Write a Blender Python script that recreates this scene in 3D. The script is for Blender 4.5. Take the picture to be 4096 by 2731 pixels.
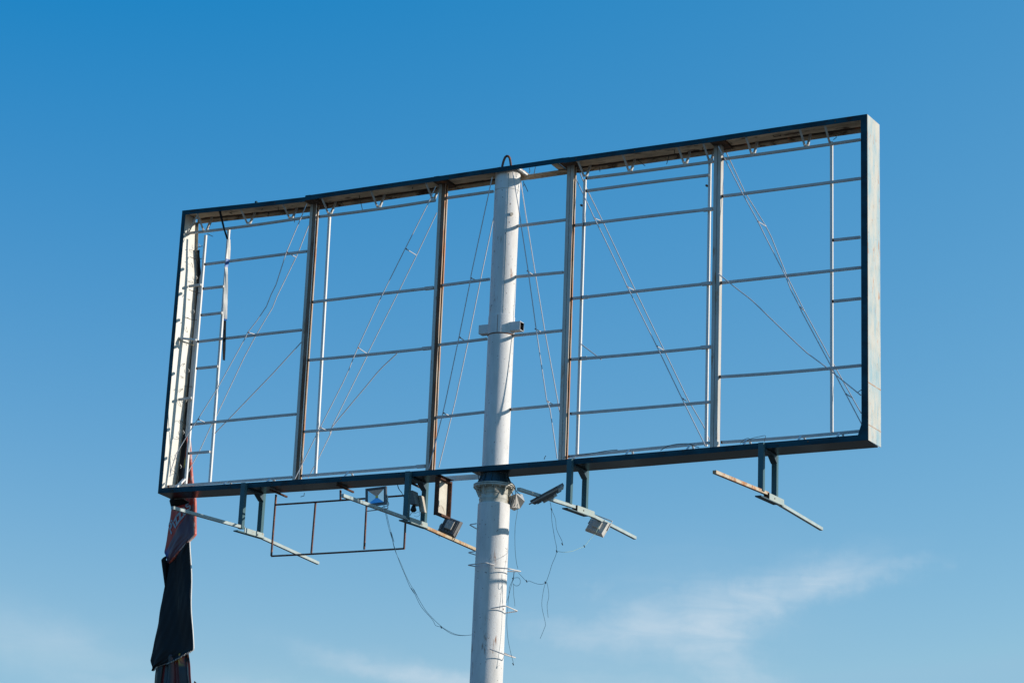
import bpy, bmesh, math, random
from mathutils import Vector, Matrix
random.seed(7)
R = math.radians
SC = bpy.context.scene
COL = SC.collection
for o in list(bpy.data.objects):
    bpy.data.objects.remove(o)

# ------------------------------------------------------------------ camera
YAW, PITCH, ROLL = -0.4778, 0.2823, 0.0426
CAM_LOC = Vector((23.2764, -31.647, 1.6))          # eye height above the ground
fw = Vector((math.sin(YAW)*math.cos(PITCH), math.cos(YAW)*math.cos(PITCH), math.sin(PITCH)))
rt = Vector((math.cos(YAW), -math.sin(YAW), 0)); up = rt.cross(fw)
rt2 = rt*math.cos(ROLL) + up*math.sin(ROLL); up2 = -rt*math.sin(ROLL) + up*math.cos(ROLL)
cd = bpy.data.cameras.new('camera'); cam = bpy.data.objects.new('camera', cd); COL.objects.link(cam)
cd.sensor_width = 36; cd.lens = 36*9.0077/4.096; cd.clip_end = 5000; cd.clip_start = 0.1
m = Matrix((rt2, up2, -fw)).transposed().to_4x4(); m.translation = CAM_LOC
cam.matrix_world = m
SC.camera = cam

# ------------------------------------------------------------------ light
SUN_AZ, SUN_EL = R(21), R(13)                      # azimuth counted from +X towards +Y
sd = Vector((math.cos(SUN_EL)*math.cos(SUN_AZ), math.cos(SUN_EL)*math.sin(SUN_AZ), math.sin(SUN_EL)))
sl = bpy.data.lights.new('sun', 'SUN'); sl.energy = 4.8; sl.angle = R(0.55); sl.color = (1.0, 0.915, 0.80)
so = bpy.data.objects.new('sun', sl); COL.objects.link(so)
so.rotation_euler = sd.to_track_quat('Z', 'Y').to_euler(); so.location = (40, 25, 40)

W = bpy.data.worlds.new('World'); SC.world = W; W.use_nodes = True
nt = W.node_tree; nt.nodes.clear()
def N(t, **k):
    n = nt.nodes.new(t)
    for a, b in k.items(): setattr(n, a, b)
    return n
def LK(a, b): nt.links.new(a, b)
def MATH(op, a, b=None, c=None):
    n = N('ShaderNodeMath', operation=op)
    for i, v in enumerate((a, b, c)):
        if v is None: continue
        if isinstance(v, (int, float)): n.inputs[i].default_value = v
        else: LK(v, n.inputs[i])
    return n.outputs[0]
sky = N('ShaderNodeTexSky', sky_type='NISHITA', sun_disc=False, sun_elevation=SUN_EL, sun_rotation=R(90)-SUN_AZ,
        altitude=0, air_density=1.0, dust_density=0.0, ozone_density=6.0)
bg = N('ShaderNodeBackground'); bg.inputs[1].default_value = 0.12
out = N('ShaderNodeOutputWorld')
# clear deep-blue grade of the Nishita sky: gain and offset per channel, slightly paler towards the sun
tc = N('ShaderNodeTexCoord')
g1 = N('ShaderNodeVectorMath', operation='MULTIPLY_ADD'); g1.inputs[1].default_value = (3.743, 1.848, 0.776)
g1.inputs[2].default_value = (-0.140/.12, 0.016/.12, 0.325/.12); LK(sky.outputs[0], g1.inputs[0])
dt = N('ShaderNodeVectorMath', operation='DOT_PRODUCT'); LK(tc.outputs['Generated'], dt.inputs[0]); dt.inputs[1].default_value = sd
g2 = N('ShaderNodeVectorMath', operation='SCALE'); g2.inputs[0].default_value = (0.113/.12, 0.151/.12, 0.0934/.12); LK(dt.outputs['Value'], g2.inputs['Scale'])
g3 = N('ShaderNodeVectorMath', operation='ADD'); LK(g1.outputs[0], g3.inputs[0]); LK(g2.outputs[0], g3.inputs[1])
h0 = N('ShaderNodeVectorMath', operation='MAXIMUM'); h0.inputs[1].default_value = (0.02, 0.05, 0.1); LK(g3.outputs[0], h0.inputs[0])
hs = N('ShaderNodeVectorMath', operation='MINIMUM'); hs.inputs[1].default_value = (2.45, 4.4, 5.85); LK(h0.outputs[0], hs.inputs[0])
# thin cirrus by direction (azimuth / elevation in degrees)
sx = N('ShaderNodeSeparateXYZ'); LK(tc.outputs['Generated'], sx.inputs[0])
az = MATH('MULTIPLY', MATH('ARCTAN2', sx.outputs[1], sx.outputs[0]), 180/math.pi)
el = MATH('MULTIPLY', MATH('ARCSINE', sx.outputs[2]), 180/math.pi)
cb = N('ShaderNodeCombineXYZ'); LK(az, cb.inputs[0]); LK(el, cb.inputs[1])
# the lookup direction is bent by noise so that the edges of the cloud fray
wn = N('ShaderNodeTexNoise'); wn.inputs['Scale'].default_value = 0.9; wn.inputs['Detail'].default_value = 6; wn.inputs['Roughness'].default_value = 0.6
LK(cb.outputs[0], wn.inputs['Vector']); ws = N('ShaderNodeSeparateColor'); LK(wn.outputs['Color'], ws.inputs[0])
azw = MATH('ADD', az, MATH('MULTIPLY', MATH('SUBTRACT', ws.outputs[0], 0.5), 2.6))
elw = MATH('ADD', el, MATH('MULTIPLY', MATH('SUBTRACT', ws.outputs[1], 0.5), 0.85))
def blob(a0, e0, ra, re, tilt):
    """soft ellipse round (a0, e0), radii ra, re in degrees, tilted"""
    da = MATH('SUBTRACT', azw, a0); de = MATH('SUBTRACT', elw, e0)
    c_, s_ = math.cos(R(tilt)), math.sin(R(tilt))
    u = MATH('ADD', MATH('MULTIPLY', da, c_/ra), MATH('MULTIPLY', de, s_/ra))
    v = MATH('ADD', MATH('MULTIPLY', da, -s_/re), MATH('MULTIPLY', de, c_/re))
    r2 = MATH('ADD', MATH('MULTIPLY', u, u), MATH('MULTIPLY', v, v))
    return MATH('POWER', 2.718, MATH('MULTIPLY', r2, -1.0))
mp1 = N('ShaderNodeMapping'); mp1.inputs['Rotation'].default_value = (0, 0, R(22)); mp1.inputs['Scale'].default_value = (0.45, 2.3, 1)
LK(cb.outputs[0], mp1.inputs[0])
n1 = N('ShaderNodeTexNoise'); n1.inputs['Scale'].default_value = 1.0; n1.inputs['Detail'].default_value = 9; n1.inputs['Roughness'].default_value = 0.62; n1.inputs['Distortion'].default_value = 0.6
LK(mp1.outputs[0], n1.inputs['Vector'])
ramp = N('ShaderNodeMapRange'); ramp.inputs[1].default_value = 0.25; ramp.inputs[2].default_value = 0.75; LK(n1.outputs[0], ramp.inputs[0])
mask = None
CLOUDS = [(115.0, 8.85, 1.7, .42, 4, .60), (113.4, 9.1, 1.7, .75, -6, .85), (112.0, 9.2, 1.4, .95, -20, .95), (110.9, 9.8, 1.5, .60, -22, .9),
          (109.4, 10.33, 1.5, .45, -18, .8), (108.2, 10.55, 1.1, .32, -12, .55), (107.1, 10.80, .8, .18, -11, .35), (111.5, 8.2, 1.2, .85, 35, .6), (110.6, 7.6, 1.2, .55, 30, .42),
          (115.0, 9.95, .7, .30, -30, .25), (113.0, 7.4, 4.0, .5, 5, .35), (113.5, 9.2, 3.6, 1.5, -12, .25),
          (120.6, 7.8, 1.6, .26, 12, .5), (119.0, 7.55, 1.6, .34, 10, .85), (117.8, 7.2, 1.5, .3, 8, .7), (128.8, 7.9, 2.2, .65, 12, .36), (126.3, 6.9, 2.0, .4, 5, .4), (122.5, 6.95, 3.0, .35, 4, .5)]
for a0, e0, ra, re, t_, w_ in CLOUDS:
    b_ = MATH('MULTIPLY', blob(a0, e0, ra, re, t_), w_)
    mask = b_ if mask is None else MATH('MAXIMUM', mask, b_)
fac = MATH('MULTIPLY', MATH('MULTIPLY', mask, MATH('ADD', MATH('MULTIPLY', ramp.outputs[0], 0.55), 0.50)), 0.86)
mx = N('ShaderNodeMix', data_type='RGBA'); LK(fac, mx.inputs[0]); LK(hs.outputs[0], mx.inputs[6])
mx.inputs[7].default_value = (4.9, 5.9, 6.75, 1)
LK(mx.outputs[2], bg.inputs[0]); LK(bg.outputs[0], out.inputs[0])

SC.view_settings.view_transform = 'Standard'; SC.view_settings.look = 'None'
SC.view_settings.exposure = 0.0; SC.view_settings.gamma = 1.0
SC.render.engine = 'CYCLES'
SC.cycles.max_bounces = 6

# ------------------------------------------------------------------ measured positions of the steelwork (metres: x along the box, y depth, z height)
UPRIGHT = [[[2.613,0.245,14.364], [2.632,0.245,10.071]], [[5.219,0.245,14.039], [5.241,0.245,10.173]], [[7.668,0.245,14.415], [7.69,0.245,10.221]],
[[10.312,0.245,14.427], [10.323,0.245,10.162]]]
POST = [[[0.33,0.355,14.667], [0.34,0.355,10.175]], [[0.828,0.355,14.731], [0.854,0.355,10.142]], [[2.961,0.355,14.7], [3.026,0.355,9.998]],
[[7.953,0.355,14.76], [7.975,0.355,10.037]], [[10.2,0.355,14.758], [10.217,0.355,10.008]], [[12.275,0.355,14.805], [12.286,0.355,10.084]],
[[12.766,0.355,12.68], [12.769,0.355,10.981]]]
RAIL = [[[-0.094,0.3,14.73], [2.567,0.3,14.731]], [[0.397,0.3,14.084], [2.575,0.3,14.088]], [[0.406,0.3,13.62], [0.854,0.3,13.618]], [[0.094,0.3,13.699],
[0.355,0.3,13.704]], [[0.41,0.3,13.121], [0.866,0.3,13.121]], [[0.389,0.3,12.626], [2.573,0.3,12.635]], [[0.411,0.3,12.125], [0.863,0.3,12.126]],
[[0.078,0.3,11.577], [0.352,0.3,11.587]], [[0.391,0.3,11.095], [2.588,0.3,11.113]], [[0.382,0.3,10.568], [0.84,0.3,10.569]], [[0.013,0.3,9.994],
[2.588,0.3,9.995]], [[2.772,0.3,14.71], [5.129,0.3,14.724]], [[2.757,0.3,13.126], [5.186,0.3,13.136]], [[2.758,0.3,12.069], [5.205,0.3,12.065]],
[[2.76,0.3,10.786], [5.212,0.3,10.8]], [[2.772,0.3,10.005], [5.212,0.3,10.015]], [[5.327,0.3,14.739], [6.254,0.3,14.746]], [[5.335,0.3,13.159],
[6.259,0.3,13.173]], [[5.327,0.3,12.104], [6.261,0.3,12.124]], [[5.347,0.3,10.837], [6.28,0.3,10.86]], [[6.719,0.3,14.061], [7.643,0.3,14.064]],
[[6.724,0.3,13.162], [7.637,0.3,13.144]], [[6.73,0.3,12.133], [7.652,0.3,12.136]], [[6.753,0.3,10.864], [7.664,0.3,10.872]], [[7.994,0.3,14.756],
[10.283,0.3,14.75]], [[8.002,0.3,14.529], [10.203,0.3,14.525]], [[7.805,0.3,13.944], [10.29,0.3,13.932]], [[7.805,0.3,12.669], [10.29,0.3,12.673]],
[[7.82,0.3,11.625], [10.293,0.3,11.612]], [[7.857,0.3,10.706], [10.302,0.3,10.706]], [[7.849,0.3,9.993], [10.298,0.3,10.046]], [[10.444,0.3,14.77],
[12.772,0.3,14.783]], [[10.44,0.3,14.128], [12.77,0.3,14.134]], [[12.311,0.3,13.162], [12.765,0.3,13.159]], [[10.444,0.3,12.66], [12.777,0.3,12.662]],
[[12.308,0.3,12.158], [12.769,0.3,12.16]], [[10.447,0.3,11.104], [12.774,0.3,11.085]], [[10.49,0.3,10.038], [12.761,0.3,10.049]]]
ROD_PAIR = [[[[2.661,0.06,14.894], [2.306,0.06,14.042], [2.131,0.06,13.44], [2.045,0.06,13.272], [1.964,0.06,13.058], [1.785,0.06,12.812], [1.61,0.06,12.616],
[1.576,0.06,12.532], [1.083,0.06,11.678], [0.698,0.06,11.108], [0.519,0.06,10.861], [0.299,0.06,10.516], [0.224,0.06,10.247], [0.204,0.06,10.104]],
[[2.481,0.44,14.623], [2.308,0.44,14.162], [2.259,0.44,14.048], [1.913,0.44,13.355], [1.845,0.44,13.167], [1.541,0.44,12.693], [1.315,0.44,12.286],
[0.81,0.44,11.228], [0.775,0.44,11.151], [0.729,0.44,11.096], [0.518,0.44,10.631], [0.315,0.44,10.268]]], [[[5.259,0.06,14.882], [5.122,0.06,14.579],
[4.728,0.06,13.83], [4.313,0.06,13.021], [3.895,0.06,12.128], [3.813,0.06,11.933], [3.74,0.06,11.737], [3.634,0.06,11.513], [3.244,0.06,10.77],
[3.202,0.06,10.687], [2.806,0.06,9.901]], [[5.089,0.44,14.551], [4.733,0.44,13.815], [4.392,0.44,13.142], [3.873,0.44,12.14], [3.852,0.44,12.063],
[3.242,0.44,10.877], [3.229,0.44,10.761], [3.006,0.44,10.319], [2.827,0.44,9.998]]], [[[6.347,0.06,14.91], [6.03,0.06,13.198], [6.028,0.06,13.14],
[5.857,0.06,12.126], [5.666,0.06,11.052], [5.622,0.06,10.832], [5.411,0.06,9.902]], [[6.323,0.44,14.858], [6.186,0.44,14.21], [6.024,0.44,13.315],
[5.822,0.44,12.128], [5.64,0.44,11.15], [5.387,0.44,10.01]]], [[[6.731,0.06,14.961], [6.874,0.06,14.3], [6.941,0.06,13.952], [7.112,0.06,13.112],
[7.295,0.06,12.125], [7.537,0.06,10.9], [7.604,0.06,10.743], [7.766,0.06,9.909]], [[6.693,0.44,14.94], [6.857,0.44,14.129], [7.046,0.44,13.229],
[7.268,0.44,12.19], [7.549,0.44,10.995], [7.567,0.44,10.895], [7.601,0.44,10.771], [7.654,0.44,10.525]]], [[[7.932,0.06,14.66], [8.071,0.06,14.379],
[8.286,0.06,13.937], [8.447,0.06,13.628], [8.815,0.06,12.896], [8.915,0.06,12.687], [9.458,0.06,11.638], [9.915,0.06,10.732], [10.147,0.06,10.283],
[10.33,0.06,9.931]], [[7.809,0.44,14.934], [7.88,0.44,14.768], [7.985,0.44,14.551], [8.27,0.44,13.996], [8.752,0.44,13.019], [8.894,0.44,12.729],
[9.425,0.44,11.673], [9.862,0.44,10.807], [10.124,0.44,10.377], [10.24,0.44,10.125]]], [[[10.461,0.06,14.901], [10.881,0.06,14.05],
[11.155,0.06,13.535], [11.283,0.06,13.263], [11.628,0.06,12.569], [11.717,0.06,12.33], [11.863,0.06,12.043], [11.892,0.06,11.969],
[12.378,0.06,11.035], [12.546,0.06,10.701], [12.609,0.06,10.585], [12.858,0.06,10.093]], [[10.448,0.44,14.935], [10.777,0.44,14.209],
[11.145,0.44,13.58], [11.243,0.44,13.379], [11.511,0.44,12.698], [11.799,0.44,12.103], [12.218,0.44,11.306], [12.332,0.44,11.098],
[12.596,0.44,10.603], [12.728,0.44,10.365]]]]
SPACER = [[[[2.307,0.06,14.027], [2.307,0.365,14.027]], [[1.619,0.06,12.615], [1.619,0.288,12.643]], [[0.707,0.06,11.107], [0.707,0.347,11.104]]],
[[[4.729,0.06,13.814], [4.729,0.432,13.813]], [[3.895,0.06,12.128], [3.895,0.376,12.102]], [[3.244,0.06,10.77], [3.244,0.306,10.767]]],
[[[6.027,0.06,13.148], [6.027,0.234,13.162]], [[5.865,0.06,12.125], [5.865,0.218,12.116]], [[5.629,0.06,10.838], [5.629,0.242,10.842]]],
[[[7.089,0.06,13.156], [7.089,0.242,13.151]], [[7.278,0.06,12.134], [7.278,0.273,12.142]], [[7.548,0.06,10.881], [7.548,0.254,10.883]]],
[[[8.286,0.06,13.937], [8.286,0.423,13.988]], [[8.915,0.06,12.687], [8.915,0.394,12.713]], [[9.458,0.06,11.638], [9.458,0.382,11.646]],
[[9.923,0.06,10.732], [9.923,0.24,10.734]]], [[[11.155,0.06,13.535], [11.155,0.414,13.57]], [[11.863,0.06,12.043], [11.863,0.261,12.044]],
[[12.609,0.06,10.585], [12.609,0.384,10.605]]]]
SINGLE_ROD = [[[2.606,0.3,12.428], [2.041,0.3,11.891], [1.175,0.3,11.121], [0.918,0.3,10.896]], [[4.534,0.3,12.026], [4.222,0.3,11.774], [3.963,0.3,11.5],
[3.623,0.3,11.14], [3.331,0.3,10.821], [3.3,0.3,10.707]], [[8.009,0.3,11.869], [8.317,0.3,11.625], [8.382,0.3,11.575]], [[10.437,0.2,12.785],
[10.779,0.214,12.482], [11.015,0.223,12.278], [11.393,0.24,11.884], [11.852,0.261,11.411], [11.993,0.267,11.286], [12.232,0.277,11.091],
[12.35,0.282,10.983], [12.769,0.3,10.611]]]
TOP_BRACKET = [[0.346,0.3,14.709], [1.283,0.3,14.753], [2.182,0.3,14.74], [2.992,0.3,14.727], [3.992,0.3,14.733], [5.084,0.3,14.754], [7.977,0.3,14.785],
[8.794,0.3,14.779], [9.782,0.3,14.776], [10.222,0.3,14.773], [10.96,0.3,14.781], [11.868,0.3,14.788], [12.286,0.3,14.783]]
BOTTOM_BRACKET = [[1.294,0.3,10.001], [2.191,0.3,9.993], [2.177,0.3,9.991], [3.751,0.3,10.01], [8.947,0.3,10.021], [9.987,0.3,10.019], [10.943,0.3,10.045],
[11.834,0.3,10.038], [12.454,0.3,10.038]]
TIE_WIRE = [[[1.583,0.3,15.041], [1.545,0.3,14.985]], [[1.887,0.3,15.049], [1.91,0.3,14.925]], [[1.702,0.3,14.943], [1.693,0.3,14.837]], [[2.248,0.3,14.861],
[2.267,0.3,14.662]], [[0.47,0.3,14.878], [0.419,0.3,14.769]], [[0.402,0.3,14.668], [0.53,0.3,14.603]], [[0.818,0.3,15.051], [0.91,0.3,14.994]],
[[3.568,0.3,15.058], [3.615,0.3,14.897], [3.668,0.3,14.727]], [[3.209,0.3,14.931], [3.268,0.3,14.866]], [[4.674,0.3,15.073], [4.652,0.3,14.994]],
[[8.916,0.3,14.972], [9.07,0.3,14.835]], [[9.498,0.3,14.97], [9.455,0.3,14.815]], [[9.581,0.3,15.075], [9.591,0.3,14.989], [9.671,0.3,14.916]],
[[8.239,0.3,14.914], [8.249,0.3,14.843]], [[10.109,0.3,15.071], [10.087,0.3,14.983]], [[11.287,0.3,15.072], [11.332,0.3,15.035], [11.444,0.3,15.035],
[11.421,0.3,15.091]], [[12.366,0.3,14.921], [12.373,0.3,14.875], [12.323,0.3,14.845]], [[6.924,0.3,15.082], [6.939,0.3,15.023], [6.924,0.3,14.99]],
[[7.041,0.3,15.086], [7.018,0.3,14.966]], [[6.826,0.3,14.853], [6.832,0.3,14.806], [6.83,0.3,14.761]], [[6.844,0.3,14.805], [6.915,0.3,14.658]],
[[1.642,0.3,14.95], [1.723,0.3,14.887]], [[0.117,0.3,14.367], [0.215,0.3,14.432], [0.319,0.3,14.444]], [[0.056,0.3,14.267], [0.221,0.3,14.195],
[0.333,0.3,14.205]], [[0.1,0.3,13.637], [0.228,0.3,13.578], [0.353,0.3,13.543]], [[0.064,0.3,13.118], [0.209,0.3,13.058], [0.332,0.3,13.039]],
[[0.175,0.3,11.817], [0.349,0.3,11.795]], [[0.169,0.3,11.177], [0.244,0.3,11.113]], [[-0.081,0.3,11.957], [0.026,0.3,11.918]], [[7.411,0.3,9.975],
[7.424,0.3,10.014], [7.441,0.3,10.037]], [[12.789,0.1,10.609], [12.857,0.1,10.648]], [[2.664,0.5,9.69], [2.729,0.5,9.701], [2.735,0.5,9.752]],
[[2.352,0.3,9.708], [2.452,0.3,9.681]]]
RED_FRAME = [[[2.178,0.47,9.752], [2.17,0.47,8.675]], [[2.993,0.47,9.556], [2.975,0.47,8.688]], [[3.477,0.47,9.748], [3.489,0.47,9.58]], [[4.008,0.47,9.579],
[4.017,0.47,8.697]], [[4.783,0.47,9.577], [4.788,0.47,8.673]], [[2.193,0.47,9.57], [4.808,0.47,9.578]], [[2.17,0.47,8.672], [4.797,0.47,8.672]]]
HOOP = [[6.522,0.08,15.069], [6.571,0.08,15.244], [6.586,0.08,15.259], [6.606,0.08,15.262], [6.631,0.08,15.247], [6.654,0.08,15.206], [6.68,0.08,15.068]]
WIRE = {"w1":[[5.466,-1.45,8.977], [5.477,-1.388,8.868], [5.483,-1.26,8.639], [5.51,-1.143,8.434], [5.404,-1.062,8.615], [5.423,-0.925,8.37],
[5.462,-0.799,8.151], [5.51,-0.693,7.969], [5.549,-0.602,7.813], [5.611,-0.527,7.696], [5.493,-0.465,7.818], [5.533,-0.416,7.742],
[5.603,-0.295,7.539], [5.744,-0.161,7.35], [5.781,-0.106,7.261], [5.859,-0.06,7.235], [5.993,0.032,7.145], [6.088,0.088,7.123], [6.184,0.142,7.122],
[6.284,0.2,7.141]], "w1b":[[5.482,-1.45,8.976], [5.496,-1.388,8.867], [5.503,-1.251,8.625], [5.525,-1.141,8.434], [5.416,-1.06,8.615],
[5.414,-0.924,8.371], [5.475,-0.794,8.151], [5.52,-0.688,7.969], [5.577,-0.593,7.814], [5.64,-0.504,7.671], [5.525,-0.437,7.807],
[5.569,-0.361,7.681], [5.655,-0.242,7.491], [5.753,-0.15,7.362], [5.859,-0.062,7.251], [5.946,-0.001,7.189], [6.064,0.074,7.135], [6.183,0.142,7.124],
[6.284,0.2,7.141]], "w2":[[6.859,0.5,9.386], [6.878,0.465,9.173], [6.874,0.418,8.902], [6.921,0.358,8.54], [6.974,0.319,8.315], [7.015,0.3,8.202]],
"w3":[[8.19,-1.0,8.947], [8.18,-0.925,8.852], [8.136,-0.805,8.699], [8.105,-0.627,8.473], [8.079,-0.478,8.28], [7.932,-0.331,8.107],
[7.816,-0.205,7.954], [7.729,-0.129,7.866], [7.618,-0.075,7.853], [7.476,-0.009,7.892], [7.351,0.051,7.943], [7.291,0.079,7.944], [7.082,0.2,8.109]],
"w3b":[[8.217,-1.0,8.834], [8.277,-0.972,8.685], [8.292,-0.943,8.525], [8.366,-0.912,8.362], [8.377,-0.906,8.332], [8.375,-0.9,8.299]],
"w4":[[7.715,-0.1,7.867], [7.683,-0.1,7.722], [7.669,-0.1,7.499], [7.741,-0.1,7.233], [7.729,-0.1,7.151], [7.66,-0.1,6.987]],
"w5":[[7.718,-0.1,7.867], [7.746,-0.1,7.859], [7.785,-0.1,7.662], [7.761,-0.1,7.51], [7.787,-0.1,7.315]], "w6":[[8.038,-0.4,8.301],
[8.067,-0.191,8.325], [8.098,0.03,8.38], [8.12,0.238,8.461], [8.137,0.397,8.526], [8.121,0.588,8.649], [8.112,0.735,8.743], [8.104,0.882,8.837],
[8.082,0.991,8.918], [8.061,1.1,8.999]], "w7":[[6.973,0.25,8.142], [6.959,0.25,8.026], [6.902,0.25,7.886], [6.9,0.25,7.772], [6.858,0.25,7.646]],
"w7b":[[6.979,0.25,8.142], [6.967,0.25,8.026], [6.926,0.25,7.885], [6.9,0.25,7.758], [6.886,0.25,7.546], [6.879,0.25,7.362], [6.896,0.25,7.178],
[6.927,0.25,7.009], [6.983,0.25,6.811], [7.023,0.25,6.698], [7.025,0.25,6.656]], "w7c":[[6.966,0.25,8.04], [7.053,0.25,8.043], [7.086,0.25,8.013],
[7.095,0.25,7.977], [7.089,0.25,7.942], [7.059,0.25,7.915], [7.011,0.25,7.914], [6.979,0.25,7.94]], "w7d":[[6.97,0.25,7.954], [6.979,0.25,7.854],
[6.987,0.25,7.755], [7.007,0.25,7.654], [7.015,0.25,7.583]], "w8":[[4.74,0.2,9.731], [4.771,0.2,9.639], [4.862,0.2,9.529], [4.891,0.2,9.46]],
"w8b":[[4.74,0.2,9.731], [4.789,0.2,9.623], [4.843,0.2,9.56], [4.91,0.2,9.422]], "w9":[[6.925,0.0,9.588], [6.998,0.017,9.543], [7.041,0.033,9.479],
[7.047,0.054,9.381], [7.032,0.075,9.286], [7.02,0.092,9.203], [6.992,0.1,9.178]], "w9b":[[6.823,0.2,9.609], [6.89,0.2,9.554], [6.948,0.2,9.506],
[6.99,0.2,9.445], [7.057,0.2,9.383]], "w10":[[7.852,0.1,9.926], [8.085,0.1,9.949], [8.317,0.1,9.962], [8.547,0.1,9.982], [8.7,0.1,9.992],
[8.807,0.1,9.992]], "w10b":[[9.55,0.1,9.925], [9.624,0.1,9.969], [9.713,0.1,9.999], [9.832,0.1,10.011], [9.965,0.1,10.009], [10.055,0.1,9.998],
[10.114,0.1,9.963], [10.204,0.1,9.928]], "w10c":[[10.891,0.1,9.938], [10.934,0.1,9.991], [11.013,0.1,10.02], [11.049,0.1,9.997], [11.064,0.1,9.954]],
"w10d":[[10.92,0.1,9.948], [10.992,0.1,9.98], [11.092,0.1,10.015], [11.207,0.1,10.031], [11.301,0.1,10.038], [11.294,0.1,9.986], [11.287,0.1,9.938]],
"w11":[[6.304,0.1,9.76], [6.322,0.1,9.729], [6.335,0.1,9.633]], "w12":[[4.961,0.3,9.19], [4.992,0.3,9.233], [5.059,0.3,9.222], [5.125,0.3,9.24],
[5.153,0.3,9.194], [5.096,0.3,9.16], [5.045,0.3,9.178]], "w12b":[[5.057,0.3,9.266], [4.992,0.3,9.233], [4.974,0.3,9.189]], "w13":[[5.482,-1.4,9.093],
[5.541,-1.4,8.983], [5.415,-1.4,8.947]], "w14":[[4.939,1.45,9.29], [4.899,1.45,9.246], [4.896,1.45,9.14], [4.898,1.45,9.048]]}

# ------------------------------------------------------------------ materials
def material(name, base, rough=0.55, metal=0.0, rust=0.0, rscale=6.0, stretch=(1, 1, 1), rcol=(0.23, 0.085, 0.03),
             dirt=0.25, dscale=2.5, dcol=None, bump=0.15, speck=0.0, spec=0.5, wave=0.0):
    """painted steel: soft grime, rust where a noise passes a threshold (rust = share), fine specks"""
    M_ = bpy.data.materials.new(name); M_.use_nodes = True; t = M_.node_tree
    b = t.nodes['Principled BSDF']; b.inputs['Roughness'].default_value = rough; b.inputs['Metallic'].default_value = metal
    b.inputs['Specular IOR Level'].default_value = spec
    def n(k, **q):
        x = t.nodes.new(k)
        for a, v in q.items(): setattr(x, a, v)
        return x
    co = n('ShaderNodeTexCoord'); mp = n('ShaderNodeMapping'); mp.inputs['Scale'].default_value = stretch
    t.links.new(co.outputs['Object'], mp.inputs[0])
    d = n('ShaderNodeTexNoise'); d.inputs['Scale'].default_value = dscale; d.inputs['Detail'].default_value = 8; d.inputs['Roughness'].default_value = 0.65
    t.links.new(mp.outputs[0], d.inputs['Vector'])
    r0 = n('ShaderNodeMapRange'); r0.inputs[1].default_value = 0.42; r0.inputs[2].default_value = 0.68; r0.inputs[4].default_value = dirt
    t.links.new(d.outputs[0], r0.inputs[0])
    m0 = n('ShaderNodeMix', data_type='RGBA'); m0.inputs[6].default_value = (*base, 1)
    m0.inputs[7].default_value = (*(dcol or [c*0.45 for c in base]), 1)
    t.links.new(r0.outputs[0], m0.inputs[0]); col = m0.outputs[2]
    if rust > 0:
        rn = n('ShaderNodeTexNoise'); rn.inputs['Scale'].default_value = rscale; rn.inputs['Detail'].default_value = 9; rn.inputs['Roughness'].default_value = 0.7
        t.links.new(mp.outputs[0], rn.inputs['Vector'])
        th = 0.78 - 0.5*rust
        r1 = n('ShaderNodeMapRange'); r1.inputs[1].default_value = th-0.05; r1.inputs[2].default_value = th+0.04
        t.links.new(rn.outputs[0], r1.inputs[0])
        vr = n('ShaderNodeTexNoise'); vr.inputs['Scale'].default_value = rscale*3; t.links.new(mp.outputs[0], vr.inputs['Vector'])
        mr = n('ShaderNodeMix', data_type='RGBA'); mr.inputs[6].default_value = (*[c*0.4 for c in rcol], 1); mr.inputs[7].default_value = (*[min(1, c*1.7) for c in rcol], 1)
        t.links.new(vr.outputs[0], mr.inputs[0])
        m1 = n('ShaderNodeMix', data_type='RGBA'); t.links.new(r1.outputs[0], m1.inputs[0]); t.links.new(col, m1.inputs[6]); t.links.new(mr.outputs[2], m1.inputs[7])
        col = m1.outputs[2]
    if speck > 0:
        v = n('ShaderNodeTexNoise'); v.inputs['Scale'].default_value = 24; v.inputs['Detail'].default_value = 3
        t.links.new(co.outputs['Object'], v.inputs['Vector'])
        r2 = n('ShaderNodeMapRange'); r2.inputs[1].default_value = 0.75-speck*0.1; r2.inputs[2].default_value = 0.80-speck*0.1
        t.links.new(v.outputs[0], r2.inputs[0])
        m2 = n('ShaderNodeMix', data_type='RGBA'); m2.inputs[7].default_value = (0.13, 0.07, 0.045, 1)
        t.links.new(r2.outputs[0], m2.inputs[0]); t.links.new(col, m2.inputs[6]); col = m2.outputs[2]
    t.links.new(col, b.inputs['Base Color'])
    if bump:
        bn = n('ShaderNodeTexNoise'); bn.inputs['Scale'].default_value = 35; bn.inputs['Detail'].default_value = 4
        t.links.new(co.outputs['Object'], bn.inputs['Vector'])
        bp = n('ShaderNodeBump'); bp.inputs['Strength'].default_value = bump; bp.inputs['Distance'].default_value = 0.01
        t.links.new(bn.outputs[0], bp.inputs['Height']); t.links.new(bp.outputs[0], b.inputs['Normal'])
        if wave:      # slow buckling of thin sheet
            wn = n('ShaderNodeTexNoise'); wn.inputs['Scale'].default_value = 1.7; wn.inputs['Detail'].default_value = 2
            t.links.new(co.outputs['Object'], wn.inputs['Vector'])
            b2 = n('ShaderNodeBump'); b2.inputs['Strength'].default_value = 1.0; b2.inputs['Distance'].default_value = wave
            t.links.new(wn.outputs[0], b2.inputs['Height']); t.links.new(b2.outputs[0], bp.inputs['Normal'])
    return M_

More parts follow.
